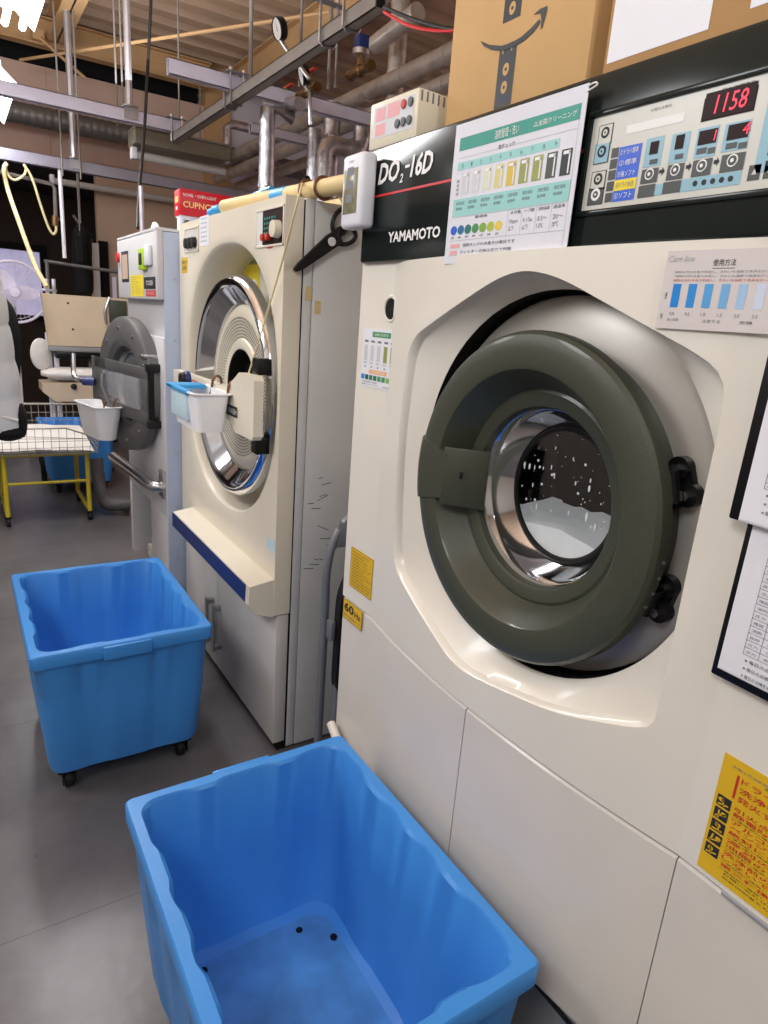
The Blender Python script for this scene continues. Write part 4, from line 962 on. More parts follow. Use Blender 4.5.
mb = MB(); mb.lathe([(.024, 0), (.022, .02), (.0005, .021)], (FXm - .002, b.y + .035, (a.z + b.z) / 2 - .01), (-1, 0, 0), 'beige_plastic', 20); mb.build('dial_knob', dv)
for k in range(2): MB().lathe([(.010, 0), (.010, .012), (.0005, .014)], (FXm - .002, a.y - .07 - k * .035, b.z + .026), (-1, 0, 0), 'red_print', 14).build('red_button', dv)
a = X(185, 229, FXm); b = X(199, 251, FXm)
mb, F = ctl(-a.y, -b.y, b.z, a.z); mb.rect(-a.y + .006, b.z + .006, -b.y - .006, a.z - .006, 'cabinet_white', F, .0006); dv = mb.build('switch_window', M2)
for k in range(3): MB().lathe([(.020, 0), (.018, .014), (.0005, .016)], (FXm - .002, a.y - .045 - k * .045, (a.z + b.z) / 2 - .012), (-1, 0, 0), 'black_rubber', 14).build('switch_knob', dv)
a = X(200, 217, FXm); b = X(209, 245, FXm); s = Sheet(FXm - .0003, -a.y, a.z, -b.y, b.z, 'paper')
for k in range(6): s.t_(.12, .06 + k * .15, .8, .12 + k * .15, '高温低温', 'ink_soft')
s.b.build('paper_sticker', M2)
s = Sheet(FXm - .0003, -2.785, 1.64, -2.705, 1.582, 'yellow_sticker'); s.t_(.15, .2, .85, .4, '高温注意', 'ink'); s.t_(.15, .55, .8, .8, '火傷', 'ink'); s.b.build('warning_sticker', M2)
MB().rect(-1.91, 1.632, -1.87, 1.642, 'red_print', FX(FXm - .0006)).build('red_badge', M2)
a = X(271, 545, FXm); MB().rect(-a.y - .03, a.z - .02, -a.y + .03, a.z + .02, 'ice', FX(FXm - .0006)).build('pale_sticker', M2)

# ---- objects on or by the dryer
t = thing('plastic_tub', (.66, 2.15, 1.02), 'white translucent tub with blue tape hanging from the bar of the middle machine', 'tub')
def tub(x0, x1, ya_, yb_, zb_, zt_, tap, m='tub', rad=.02):
    def rr(x0, x1, ya_, yb_, z, r=None):
        r = r or rad
        out = []
        for cx_, cy_, a0 in ((x1 - r, yb_ - r, 0), (x0 + r, yb_ - r, 90), (x0 + r, ya_ + r, 180), (x1 - r, ya_ + r, 270)):
            for k in range(5): a = math.radians(a0 + k * 22.5); out.append(V((cx_ + r * math.cos(a), cy_ + r * math.sin(a), z)))
        return out
    mb = MB(); e = .003
    mb.rings([rr(x0 + tap, x1 - tap, ya_ + tap, yb_ - tap, zb_), rr(x0, x1, ya_, yb_, zt_), rr(x0 - .008, x1 + .008, ya_ - .008, yb_ + .008, zt_), rr(x0 - .008, x1 + .008, ya_ - .008, yb_ + .008, zt_ + .004), rr(x0 + e, x1 - e, ya_ + e, yb_ - e, zt_ + .004), rr(x0 + tap + e, x1 - tap - e, ya_ + tap + e, yb_ - tap - e, zb_ + e)], m, True, True)
    return mb
tx0, tx1, ty0, ty1 = .600, .712, 2.0, 2.275
tub(tx0, tx1, ty0, ty1, 1.08, 1.198, .012).build('tub_body', t)
mb = MB(); mb.box((tx0 - .012, ty1 - .07, 1.194), (tx1 - .01, ty1 + .012, 1.207), 'tape_blue', .004); mb.box((tx0 - .012, ty0 + .06, 1.192), (tx0 + .010, ty1, 1.205), 'tape_blue', .003); mb.box((tx0 - .004, ty0 + .08, 1.108), (tx0 + .008, ty1 - .02, 1.193), 'ice', .002); mb.build('blue_tape', t)
def shook(p, bar_top, label, dx=-.02):
    mb = MB(); x, y, z = p
    mb.tube([(x - .012, y, z - .035), (x - .018, y, z - .02), (x - .006, y, z), (x - .002, y, z + .03), (x, y, bar_top), (x + .012, y, bar_top + .014), (x + .026, y, bar_top + .006), (x + .028, y, bar_top - .012)], .0045, 'hook_brown', 8, 4)
    tag(mb.build('hanging_hook'), label, 'hook')
shook((.716, X(213, 380, .716).y, 1.188), 1.226, 'brown hook on the left holding the taped tub on the middle machine')
shook((.716, X(229, 385, .716).y, 1.188), 1.226, 'brown hook on the right holding the taped tub on the middle machine')
# scissors on the side
t = thing('scissors', (.9, y0, 1.57), 'black handled scissors stuck pointing down on the side of the middle machine', 'scissors')
FS = FY(y0 - .002); tip = Y(294, 270, y0); piv = Y(329, 242, y0); 
d = (V((piv.x - tip.x, piv.z - tip.z))).normalized(); nrm = V((-d.y, d.x)); T = V((tip.x, tip.z)); Lp = V((piv.x - tip.x, piv.z - tip.z)).length
def q(a, b): w = T + d * a + nrm * b; return (w.x, w.y)
mb = MB(); mb.prism([q(0, -.006), q(.02, -.011), q(Lp + .03, -.022), q(Lp + .035, .016), q(Lp, .02), q(.02, .01), q(0, .006), q(-.004, 0)], .014, 'black_rubber', FS); mb.build('blade_cover', t)
mb = MB(); c = q(Lp, 0); mb.lathe([(.012, 0), (.012, .003), (.0005, .004)], (c[0], y0 - .016, c[1]), (0, -1, 0), 'white', 18); mb.build('pivot', t)
for (pu, pv, ra, rb, an) in ((341, 222, .038, .024, 1.15), (345, 236, .036, .022, .25)):
    c = Y(pu, pv, y0 - .01); mb = MB(); pts = []
    for i in range(20): a = 2 * PI * i / 20; u_, v_ = ra * math.cos(a), rb * math.sin(a); pts.append((c.x + u_ * math.cos(an) - v_ * math.sin(an), y0 - .010, c.z + u_ * math.sin(an) + v_ * math.cos(an)))
    mb.tube(pts, .0065, 'black_rubber', 8, 0, True); e = q(Lp + .025, 0); mb.tube([(e[0], y0 - .010, e[1]), (c.x + (e[0] - c.x) * .6, y0 - .01, c.z + (e[1] - c.z) * .6)], .008, 'black_rubber', 8); mb.build('finger_loop', t)
# rolled tube, its tapes, and the bundle beside it
t = thing('rolled_tube', (.95, 2.1, zt), 'long cream roll with blue tape lying along the top of the middle machine', 'roll')
pA = V((.815, 2.36, zt + .024)); pB = V((.905, 1.50, zt + .024)); dd = (pB - pA)
mb = MB(); mb.cyl(pA, pB, .023, 'tan_roll', 20); mb.build('roll', t)
mb = MB(); c = pA + dd * .45; mb.cyl(c - dd * .045, c + dd * .045, .0242, 'tape_blue', 20); mb.build('blue_tape', t)
mb = MB(); mb.cyl(V((1.02, 2.2, zt + .021)), V((1.04, 1.83, zt + .021)), .021, 'tan_roll', 18); tag(mb.build('rolled_tube'), 'shorter cream roll end poking out behind the white thermometer', 'roll')
mb = MB()
for k, (dx, dy, dz, r_) in enumerate(((0, .10, .018, .022), (.0, .04, .020, .028), (.02, 0, .02, .024), (.01, -.06, .022, .028))): mb.ball((.82 + dx, 2.40 + dy, zt + dz), (r_, r_ * 1.6, min(r_, dz)), 'tape_blue', 11, 7)
mb.tube([(.84, 2.42, zt + .03), (.87, 2.32, zt + .05), (.89, 2.22, zt + .066), (.90, 2.16, zt + .072)], .010, 'tape_blue', 8, 3)
tag(mb.build('plastic_wrap'), 'crumpled bright blue plastic wrapped around the far end of the roll', 'wrap')
mb = MB()
for yy_, lb in ((1.83, 'dark brown ring around the cream roll, the one nearer the blue tape'), (1.75, 'dark brown ring around the cream roll, the one nearer the white thermometer')):
    mb = MB(); c = pA + dd * ((2.36 - yy_) / .86); mb.tube([c + V((.0275 * math.cos(a), 0, .0275 * math.sin(a))) for a in [2 * PI * i / 20 for i in range(20)]], .0042, 'hook_brown', 6, 0, True); tag(mb.build('wire_ring'), lb, 'ring')
mb = MB(); mb.tube([Y(345, 205, 1.785), Y(330, 188, 1.80), Y(305, 184, 1.86), X(300, 192, .775), X(283, 258, .772), X(262, 330, .765), X(243, 392, .735), X(238, 410, .717)], .0028, 'cord', 6, 6)
tag(mb.build('string'), 'cream string running from the roll down across the chrome door', 'string')
# red carton on white pipes
t = thing('red_carton', (.95, 2.99, 1.83), 'red carton with gold lettering standing above the pale blue machine', 'box')
ra, rb_ = Y(170, 193, 3.0), Y(180, 217, 2.97); Rr = Matrix.Translation(V((.835, 2.97, 1.822))) @ Matrix.Rotation(math.radians(-2), 4, 'Z')
mb = MB(); mb.box((0, 0, 0), (.36, .10, .10), 'red_box', .002, Rr); mb.build('carton', t)
Fr = Rr @ FY(-.0006); mb = MB(); mb.text('NOVEL・OVEN LIGHT', .012, .072, .012, 'white', Fr, 0, .14); mb.text('CUPNCE', .012, .030, .024, 'gold', Fr, 0, .13, 0, .02); mb.build('lettering', t)
Fr = Rr @ FX(-.0006); mb = MB(); mb.rect(-.085, .05, -.03, .075, 'gold', Fr); mb.rect(-.07, .022, -.045, .036, 'white', Fr); mb.build('side_print', t)
mb = MB()
for xx in (.85, .90): mb.tube([(xx, 3.02, 1.7485), (xx, 3.02, 1.805), (xx + .012, 3.02, 1.818)], .014, 'white_plastic', 10)
mb.box((.84, 2.98, 1.815), (1.2, 3.06, 1.8215), 'white_plastic', .002)
tag(mb.build('pipe_stand'), 'white bent pipes under the red carton', 'pipe')

# ---- folding chair stored between the machines
t = thing('folding_chair', (1.05, 1.57, 0), 'grey folding chair with black pad folded up between two machines', 'chair')
cyy = 1.56
mb = MB(); xa, xb_ = .848, 1.24
mb.tube([(xa, cyy, .02), (xa, cyy, .60), (xa, cyy, .76), (xa + .025, cyy, .86), (xa + .08, cyy, .92), (xa + .16, cyy, .94), (xb_ - .16, cyy, .94), (xb_ - .08, cyy, .92), (xb_ - .025, cyy, .86), (xb_, cyy, .76), (xb_, cyy, .60), (xb_, cyy, .02)], .0125, 'chair_tube', 10, 4); mb.build('back_frame', t)
mb = MB(); mb.tube([(xa + .03, cyy - .05, .02), (xa + .03, cyy - .045, .52), (xa + .03, cyy - .04, .56)], .0115, 'chair_tube', 10); mb.tube([(xb_ - .03, cyy - .05, .02), (xb_ - .03, cyy - .04, .56)], .0115, 'chair_tube', 10); mb.tube([(xa + .03, cyy - .05, .08), (xb_ - .03, cyy - .05, .08)], .009, 'chair_tube', 8); mb.build('front_legs', t)
mb = MB(); mb.box((xa + .022, cyy - .012, .82), (xb_ - .022, cyy + .008, .90), 'chair_tube', .01); mb.build('backrest', t)
mb = MB(); mb.prism(round_poly([(xa + .017, .36), (xb_ - .017, .36), (xb_ - .017, .70), (xb_ - .06, .78), (xa + .06, .78), (xa + .017, .70)], .06), .03, 'chair_pad', FY(cyy - .03)); mb.build('seat', t)
MB().box((xa - .004, cyy - .05, .55), (xa + .012, cyy - .02, .61), 'chair_tube', .004).build('hinge_bracket', t); MB().box((xb_ - .012, cyy - .06, .54), (xb_ + .008, cyy - .02, .62), 'steel', .004).build('hinge_bracket', t)
for xx, yy_ in ((xa, cyy), (xb_, cyy), (xa + .03, cyy - .05), (xb_ - .03, cyy - .05)): MB().cyl((xx, yy_, 0), (xx, yy_, .03), .016, 'black_rubber', 10).build('rubber_foot', t)

# ================================================================== pale blue washer, third machine
M3 = thing('washer_extractor', (1.1, 3.2, 0), 'pale blue grey washer with dark round door, farthest machine on the right', 'machine')
wx, wy0, wy1, wz = .722, 2.83, 3.58, 1.745
mb = MB(); mb.box((wx + .006, wy0, .01), (1.5, wy0 + .02, wz - .012), 'pale_blue_metal', .003)
mb.box((wx, wy0 + .001, .55), (wx + .02, wy1, wz - .42), 'grey_white', .003); mb.box((wx + .02, wy0 + .02, .55), (1.5, wy1, wz - .01), 'grey_white', .003)
mb.box((wx, wy1 - .05, .16), (wx + .14, wy1, .55), 'grey_white', .003); mb.box((wx + .45, wy0 + .02, .0), (1.5, wy1, .55), 'plinth_grey', .003)
mb.box((wx + .002, wy0 + .004, .04), (wx + .02, 3.13, .64), 'grey_white', .003); mb.box((wx + .05, 3.14, .02), (wx + .46, wy1 - .05, .05), 'grey_white')
mb.box((wx - .05, wy0, .0), (wx + .45, wy1 + .03, .02), 'cabinet_white', .003); mb.box((wx + .3, 3.1, .05), (wx + .34, wy1 - .05, .55), 'wall_dark')
mb.build('body', M3)
mb = MB()
for k in range(7): mb.cyl((wx + .045, wy0 - .002, .12 + k * .24), (wx + .045, wy0, .12 + k * .24), .005, 'steel', 8)
mb.build('screw', M3)
mb = MB(); mb.box((wx + .02, 3.18, .14), (wx + .1, 3.3, .28), 'cabinet_white', .004); mb.cyl((wx + .02, 3.24, .21), (wx + .01, 3.24, .21), .03, 'plinth_grey', 16); mb.build('drain_valve', M3)
mb = MB(); BXF = .702
mb.box((BXF, wy0 + .002, 1.475), (wx + .006, wy1 + .005, 1.735), 'grey_white', .004); mb.box((BXF, wy0 + .012, 1.736), (1.2, wy1, 1.748), 'grey_white', .002)
cb = mb.build('control_box', M3)
mb = MB(); mb.box((BXF - .001, 3.345, 1.546), (BXF, 3.495, 1.682), 'ink', .0004); mb.box((BXF - .0017, 3.36, 1.56), (BXF - .0009, 3.48, 1.668), 'wall_lit'); mb.build('screen', cb)
s = Sheet(BXF - .0003, -3.31, 1.574, -3.07, 1.484, 'yellow_print', .0004)
for k in range(8): s.t_(.1, .08 + k * .11, random.uniform(.5, .9), .13 + k * .11, '運転中は開けない', 'ink_soft')
s.b.build('warning_sticker', cb)
mb = MB(); mb.box((BXF - .002, 2.86, 1.515), (BXF - .0003, 3.05, 1.562), 'ink', .0004); mb.text('TOSEI', -3.01, 1.53, .018, 'white', FX(BXF - .0024), 0, .11); mb.build('maker_badge', cb)
s = Sheet(BXF - .0003, -3.02, 1.510, -2.86, 1.486, 'red_print', .0004); s.t_(.1, .2, .9, .8, '締切確認', 'pink'); s.b.build('red_sticker', cb)
mb = MB(); mb.cyl((BXF, wy1 - .03, 1.66), (BXF - .012, wy1 - .03, 1.66), .022, 'red_print', 16); mb.build('emergency_button', cb)
mb = MB(); mb.tube([(.80, 3.29, 1.745), (.80, 3.29, 1.78), (.80, 3.25, 1.80), (.80, 3.21, 1.78), (.80, 3.21, 1.745)], .010, 'white', 8, 4); mb.build('lifting_eye', M3)
t = thing('lime_timer', (.65, 2.95, 1.57), 'lime green and white kitchen timer stuck on the pale blue machine', 'timer')
MB().box((.682, 2.98, 1.59), (.7015, 3.07, 1.675), 'lime', .006).build('case', t); MB().box((.680, 3.00, 1.61), (.6825, 3.05, 1.655), 'ink', .001).build('screen', t); MB().box((.685, 2.90, 1.605), (.7015, 2.98, 1.685), 'white_plastic', .006).build('clip_base', t)
# door, standing slightly open
dang = math.radians(-10); hy = 2.885
def DM(): return Matrix.Translation(V((.694, hy, 1.095))) @ Matrix.Rotation(math.radians(10.5), 4, 'Z')
MD = DM()      # local: x out of the door (negative to the aisle), y away along the door
R3 = .30; cyd = .305
def dl(prof, m, seg=56):
    mb = MB(); M = MD
    rs = [[M @ V((h, cyd + r * math.cos(2 * PI * j / seg), r * math.sin(2 * PI * j / seg))) for j in range(seg)] for r, h in prof]
    mb.rings(rs, m); return mb
d3 = dl([(.165, .045), (.165, .01), (.172, .0), (.19, -.004), (.20, -.012), (.285, -.012), (.298, -.004), (R3, .01), (R3, .04), (.165, .045)], 'dark_grey_metal').build('door', M3); d3['label'] = 'dark grey round door standing slightly open'
dl([(.165, .03), (.12, .05), (.0005, .06)], 'clear_plastic').build('door_glass', d3)
dl([(.0005, .10), (.16, .10), (.16, .05)], 'dark_drum').build('inner_drum', d3)
dl([(.17, .04), (.15, .02), (.14, .035)], 'steel').build('chrome_rim', d3)
mb = MB()
mb.box((-.022, .03, .05), (-.010, .62, .10), 'dark_grey_metal', .003, MD); mb.box((-.022, .03, -.14), (-.010, .62, -.085), 'dark_grey_metal', .003, MD); mb.box((-.022, .03, -.09), (-.010, .09, .055), 'dark_grey_metal', .003, MD); mb.box((-.022, .48, -.14), (-.010, .66, .10), 'dark_grey_metal', .003, MD)
mb.build('latch_frame', d3)
mb = MB(); mb.box((-.030, .10, -.088), (-.016, .50, .048), 'clear_plastic', .002, MD); mb.tube([MD @ V((-.036, .48, .03)), MD @ V((-.05, .46, -.02)), MD @ V((-.036, .42, -.10))], .008, 'dark_grey_metal', 8); mb.build('viewing_cover', d3)
mb = MB(); mb.box((-.026, .0, -.155), (.03, .035, -.12), 'black_rubber', .005, MD); mb.box((-.026, .0, .085), (.03, .035, .12), 'black_rubber', .005, MD); mb.box((-.014, .006, -.13), (.004, .03, .09), 'black_metal', .003, MD); mb.build('hinge', d3)
mb = MB()
for k in range(10): a = 2 * PI * k / 10 + .2; p = MD @ V((-.012, cyd + .25 * math.cos(a), .25 * math.sin(a))); p2 = MD @ V((-.018, cyd + .25 * math.cos(a), .25 * math.sin(a))); mb.cyl(p, p2, .007, 'steel', 8)
mb.build('bolt', d3)
mb = MB(); p = MD @ V((-.032, .60, -.02)); mb.cyl(p, p + V((-.05, .02, 0)), .02, 'navy', 14); mb.tube([p + V((-.05, .02, 0)), p + V((-.07, .07, .005)), p + V((-.075, .12, .03)), p + V((-.07, .145, .12))], .012, 'steel', 8, 3); mb.build('lever_handle', d3)
mb = MB(); mb.cyl((wx, 2.95, 1.24), (.655, 2.95, 1.24), .008, 'steel', 8); mb.box((.665, 2.93, 1.23), (wx, 2.97, 1.25), 'steel', .003); mb.cyl((wx, 3.40, 1.30), (.64, 3.40, 1.30), .006, 'steel', 8); mb.build('door_stop', M3)
mb = MB(); mb.tube([(wx, 2.86, .69), (.69, 2.86, .69), (.672, 2.90, .69), (.66, 3.1, .69), (.632, 3.52, .69)], .025, 'steel', 12, 3); mb.box((wx - .015, 2.84, .64), (wx + .002, 2.90, .76), 'steel', .003); mb.build('guard_rail', M3)
# white scoop tub on the far machine
t = thing('plastic_tub', (.57, 3.35, .9), 'white tub hanging from the dark door of the farthest machine', 'tub')
pm = MD @ V((-.066, .43, -.105))
Mx = Matrix.Translation(pm) @ Matrix.Rotation(math.radians(10.5), 4, 'Z')
mb = tub(-.075, .05, -.14, .15, -.15, .0, .02, 'tub', .042)
mb.v = [Mx @ q_ for q_ in mb.v]; mb.build('tub_body', t)
for k, yy_ in ((0, .44), (1, .34)):
    p = MD @ V((-.036, yy_, -.12)); e = MD @ V((-.026, yy_, -.078)); mb = MB(); mb.tube([p + V((-.01, 0, -.03)), p + V((-.015, 0, 0)), e + V((-.01, 0, 0)), e + V((0, 0, .012)), e + V((.012, 0, .004))], .0045, 'hook_brown', 8, 4)
    tag(mb.build('hanging_hook'), ('dark hook on the left holding the tub on the dark round door', 'dark hook on the right holding the tub on the dark round door')[k], 'hook')

# ================================================================== laundry carts
def cart_outline(hx_, hy_, r, ins, z, n=22):
    """rounded rectangle with vertical flutes pressed in by ins"""
    pts = []
    def side(p, q, nrm, L):
        for i in range(n):
            s_ = i / n; w = 0
            bands = ((.16, .34), (.42, .58), (.66, .84)) if L > .55 else ((.14, .34), (.66, .86))
            for a, b in bands: w = max(w, sstep(a - .025, a + .025, s_) * (1 - sstep(b - .025, b + .025, s_)))
            c = V(p).lerp(V(q), s_); pts.append(V((c.x - nrm[0] * ins * w, c.y - nrm[1] * ins * w, z)))
    def corner(cx_, cy_, a0):
        for k in range(6): a = math.radians(a0 + 90 * k / 6); pts.append(V((cx_ + r * math.cos(a), cy_ + r * math.sin(a), z)))
    side((hx_, -hy_ + r), (hx_, hy_ - r), (1, 0), 2 * hy_); corner(hx_ - r, hy_ - r, 0)
    side((hx_ - r, hy_), (-hx_ + r, hy_), (0, 1), 2 * hx_); corner(-hx_ + r, hy_ - r, 90)
    side((-hx_, hy_ - r), (-hx_, -hy_ + r), (-1, 0), 2 * hy_); corner(-hx_ + r, -hy_ + r, 180)
    side((-hx_ + r, -hy_), (hx_ - r, -hy_), (0, -1), 2 * hx_); corner(hx_ - r, -hy_ + r, 270)
    return pts
def make_cart(loc, label):
    t = thing('laundry_cart', loc, label, 'cart', 'blue wheeled laundry carts')
    HX, HY = .247, .333; mb = MB(); o = cart_outline
    rings = [o(HX - .050, HY - .055, .03, 0, .078), o(HX - .036, HY - .040, .04, .004, .082), o(HX - .030, HY - .034, .042, .007, .105), o(HX - .016, HY - .016, .04, .008, .30), o(HX - .008, HY - .008, .036, .008, .452),
             o(HX - .006, HY - .006, .03, .004, .457), o(HX - .001, HY - .001, .016, 0, .458), o(HX, HY, .014, 0, .461), o(HX, HY, .014, 0, .496), o(HX - .003, HY - .003, .014, 0, .500),
             o(HX - .021, HY - .021, .040, .006, .5005), o(HX - .025, HY - .025, .044, .009, .494), o(HX - .033, HY - .033, .05, .0055, .30), o(HX - .048, HY - .055, .055, .004, .135), o(HX - .056, HY - .068, .055, .003, .108), o(HX - .075, HY - .092, .05, 0, .100)]
    mb.rings(rings, 'blue_plastic', True, False); b = mb.build('bin', t, local=True, sharp=42)
    mb = MB(); mb.rings([o(HX - .075, HY - .092, .05, 0, .100), o(HX - .09, HY - .105, .04, 0, .101), o(HX - .105, HY - .12, .03, 0, .105), o(.02, .06, .015, 0, .105)], 'blue_scuffed', False, True); mb.build('bin_floor', t, local=True)
    for s_ in (-1, 1):
        mb = MB(); mb.box((-.065, s_ * (HY + .001), .455), (.065, s_ * (HY + .010), .497), 'blue_plastic', .003); mb.build('label_tab', b, local=True)
    for (px, py) in ((-.122, .219), (.096, .21), (.157, .158), (-.10, -.16), (.12, -.16)):
        mb = MB(); mb.lathe([(.0085, 0), (.008, .003), (.0005, .004)], (px, py, .1025), (0, 0, 1), 'black_metal', 12); mb.build('bolt', t, local=True)
    for sx in (-1, 1):
        for sy in (-1, 1):
            mb = MB(); x, y = sx * .165, sy * .25
            mb.box((x - .03, y - .03, .068), (x + .03, y + .03, .082), 'black_metal', .002); mb.box((x - .019, y - .022, .022), (x - .016, y + .022, .07), 'black_metal'); mb.box((x + .016, y - .022, .022), (x + .019, y + .022, .07), 'black_metal'); mb.cyl((x - .021, y + .008, .03), (x + .021, y + .008, .03), .006, 'steel', 8)
            mb.lathe([(.012, -.013), (.027, -.013), (.030, -.009), (.030, .009), (.027, .013), (.012, .013)], (x, y + .008, .030), (1, 0, 0), 'wheel', 20, True, True); mb.build('caster', t, local=True)
    return t
C1 = make_cart((.450, .8355, 0), 'empty blue laundry cart in the foreground, standing against the near machine')
dup(C1, (.349, 2.172, 0), 'empty blue laundry cart on the left in mid aisle, wheels showing').scale = (1.035, 1, 1)
dup(C1, (.745, 5.72, 0), 'distant blue laundry cart behind the yellow wire trolley')

# ================================================================== wire trolley with white mat
t = thing('wire_trolley', (.25, 4.95, 0), 'wire basket trolley on a yellow tube frame at the far left', 'trolley')
def P(u, v, y): return Y(u, v, y)
yf, yb2 = 4.70, 5.22; xl, xr = .19, .68
for x_ in (xl, xr):
    mb = MB(); mb.tube([(x_, yf, .47), (x_, yf, .10), (x_, yf + .03, .075), (x_, yb2 - .03, .075), (x_, yb2, .10), (x_, yb2, .47)], .0155, 'yellow_paint', 10, 3); mb.build('leg_frame', t)
mb = MB(); [MB().tube([(xl, yy_, zz_), (xr, yy_, zz_)], .010, 'yellow_paint', 8).build('cross_bar', t) for yy_, zz_ in ((yf, .28), (yb2, .40), (yf, .465))]
for x_ in (xl, xr):
    for y_ in (yf + .0, yb2 - .02):
        mb = MB(); mb.box((x_ - .02, y_ - .02, .055), (x_ + .02, y_ + .02, .065), 'black_metal', .002); mb.lathe([(.01, -.012), (.026, -.012), (.029, -.008), (.029, .008), (.026, .012), (.01, .012)], (x_, y_, .029), (1, 0, 0), 'wheel', 18, True, True); mb.box((x_ - .016, y_ - .012, .03), (x_ - .0135, y_ + .012, .075), 'black_metal'); mb.build('caster', t)
mb = MB(); bz = .485; bx_0, bx_1 = -.45, .735; fy, by = 4.62, 5.30
def topz(x, front): return (.655 if x < .55 else .655 - (x - .55) / .185 * .075) if front else .715
xs = [bx_0 + i * (bx_1 - bx_0) / 26 for i in range(27)]
for x_ in xs:
    mb.tube([(x_, fy - .02, topz(x_, True)), (x_, fy, bz), (x_, by, bz), (x_, by + .02, .715)], .0022, 'wire', 4)
for k in range(5):
    z = bz + k * .042; mb.tube([(bx_0, fy - .005 * k, z), (bx_1, fy - .005 * k, min(z, topz(bx_1, True)))], .0022, 'wire', 4); mb.tube([(bx_0, by, z + k * .014), (bx_1, by, z + k * .014)], .0022, 'wire', 4)
for k in range(15):
    y_ = fy + (by - fy) * k / 14; zt_ = .58 + (.715 - .58) * k / 14; mb.tube([(bx_0, y_, bz), (bx_1, y_, bz), (bx_1 + .012, y_, zt_)], .0022, 'wire', 4)
for k in range(3): mb.tube([(bx_1 + .004 * k, fy, bz + .025 * (k + 1)), (bx_1 + .004 * k, by, bz + .06 * (k + 1))], .0022, 'wire', 4)
mb.tube([(bx_0, fy - .02, .655), (.55, fy - .02, .655), (bx_1 + .012, fy, .58), (bx_1 + .012, by, .715), (bx_0, by + .02, .715)], .0055, 'wire', 6)
mb.build('wire_basket', t)
mb = MB(); rs = []
for i in range(15):
    x_ = bx_0 + .02 + (bx_1 - .035 - bx_0) * i / 14; row = []
    for j in range(12): y_ = fy + .015 + (by - fy - .03) * j / 11; row.append((x_, y_, .51 + .06 * sstep(0, .8, j / 11) - .015 * sstep(.45, .735, x_) + .004 * math.sin(i * 2.1 + j)))
    rs.append(row)
vs = [q_ for r_ in rs for q_ in r_]; fs = [(i * 12 + j, (i + 1) * 12 + j, (i + 1) * 12 + j + 1, i * 12 + j + 1) for i in range(14) for j in range(11)]
mb.add(vs, fs, 'cloth_white'); mb.add([V(q_) - V((0, 0, .012)) for q_ in vs], [tuple(reversed(f_)) for f_ in fs], 'cloth_white')
tag(mb.build('white_cloth'), 'white sheet laid in the wire basket of the yellow trolley', 'cloth')

# ================================================================== ironing press behind the trolley
t = thing('ironing_press', (.85, 6.25, 0), 'cream steam press with padded board behind the wire trolley', 'press')
yp = 6.2
a = Y(40, 293, yp); b = Y(122, 301, yp); c = Y(112, 347, yp); d = Y(48, 345, yp)
mb = MB(); Fp = FY(yp); mb.prism([(a.x, a.z), (b.x + .1, b.z + .02), (c.x + .1, c.z), (d.x, d.z)][::-1], .05, 'board_cream', Fp)
for (u, v) in ((67, 303), (72, 329)): q_ = Y(u, v, yp); mb.cyl((q_.x, yp - .055, q_.z), (q_.x, yp - .05, q_.z), .009, 'ink', 10)
mb.build('upper_board', t)
mb = MB(); mb.box((d.x, yp - .05, d.z - .045), (c.x, yp + .25, d.z - .002), 'plinth_grey', .006); mb.box((d.x + .05, yp - .07, d.z - .10), (c.x - .1, yp + .2, d.z - .045), 'black_metal', .006); mb.build('press_rail', t)
q_ = Y(110, 312, yp); mb = MB(); mb.box((q_.x - .02, yp - .09, q_.z - .09), (q_.x + .12, yp - .045, q_.z + .10), 'vial_dark', .008); mb.tube([(q_.x - .05, yp - .10, q_.z - .10), (q_.x - .06, yp - .11, q_.z + .0), (q_.x - .02, yp - .11, q_.z + .12)], .012, 'steel', 8, 3); mb.build('latch_bracket', t)
q_ = Y(41, 354, yp); mb = MB(); mb.lathe([(.0005, -.02), (.07, -.018), (.085, -.008), (.085, .008), (.07, .018), (.0005, .02)], (q_.x, yp, q_.z), (.35, -.9, 0), 'cloth_white', 28, False, False, False, 1.0, 1.5); mb.build('round_pad', t)
q0 = Y(41, 373, yp); q1 = Y(100, 374, yp); L = q1.x - q0.x
mb = MB(); rs = []
for i in range(13):
    s_ = i / 12; w = .12 * min(1, .35 + s_ * 3); h_ = .055 * min(1, .4 + s_ * 3); rs.append([V((q0.x + (L + .2) * s_, yp + w * math.cos(2 * PI * j / 20), q0.z + h_ * math.sin(2 * PI * j / 20))) for j in range(20)])
mb.rings(rs, 'cloth_white', True, True); mb.build('padded_arm', t)
a = Y(41, 382, yp); b = Y(100, 381, yp); c = Y(98, 400, yp); d = Y(54, 400, yp)
mb = MB(); mb.prism([(a.x, a.z), (a.x, a.z - .07), (d.x, d.z), (c.x + .15, c.z), (b.x + .15, b.z)], .05, 'board_cream', FY(yp - .05), -.25); q_ = Y(72, 385, yp); mb.ball((q_.x, yp - .11, q_.z), .025, 'black_rubber', 10, 7); mb.build('lower_tray', t)
mb = MB()
for u in (53, 60): q_ = Y(u, 400, yp); mb.box((q_.x - .02, yp + .05, 0), (q_.x + .02, yp + .09, q_.z + .9 - (0.35)), 'white_plastic', .004)
mb.box((Y(53, 400, yp).x - .1, yp - .1, 0), (Y(98, 400, yp).x + .1, yp + .3, .04), 'dark_grey_metal', .008); q_ = Y(95, 400, yp); mb.box((q_.x - .03, yp + .05, 0), (q_.x + .03, yp + .11, 1.0), 'dark_grey_metal', .004)
mb.build('stand', t)
mb = MB(); 
for u in (47, 54): q_ = Y(u, 288, yp); mb.box((q_.x - .015, yp - .02, q_.z - .05), (q_.x + .012, yp + .02, q_.z + .07), 'galv', .003)
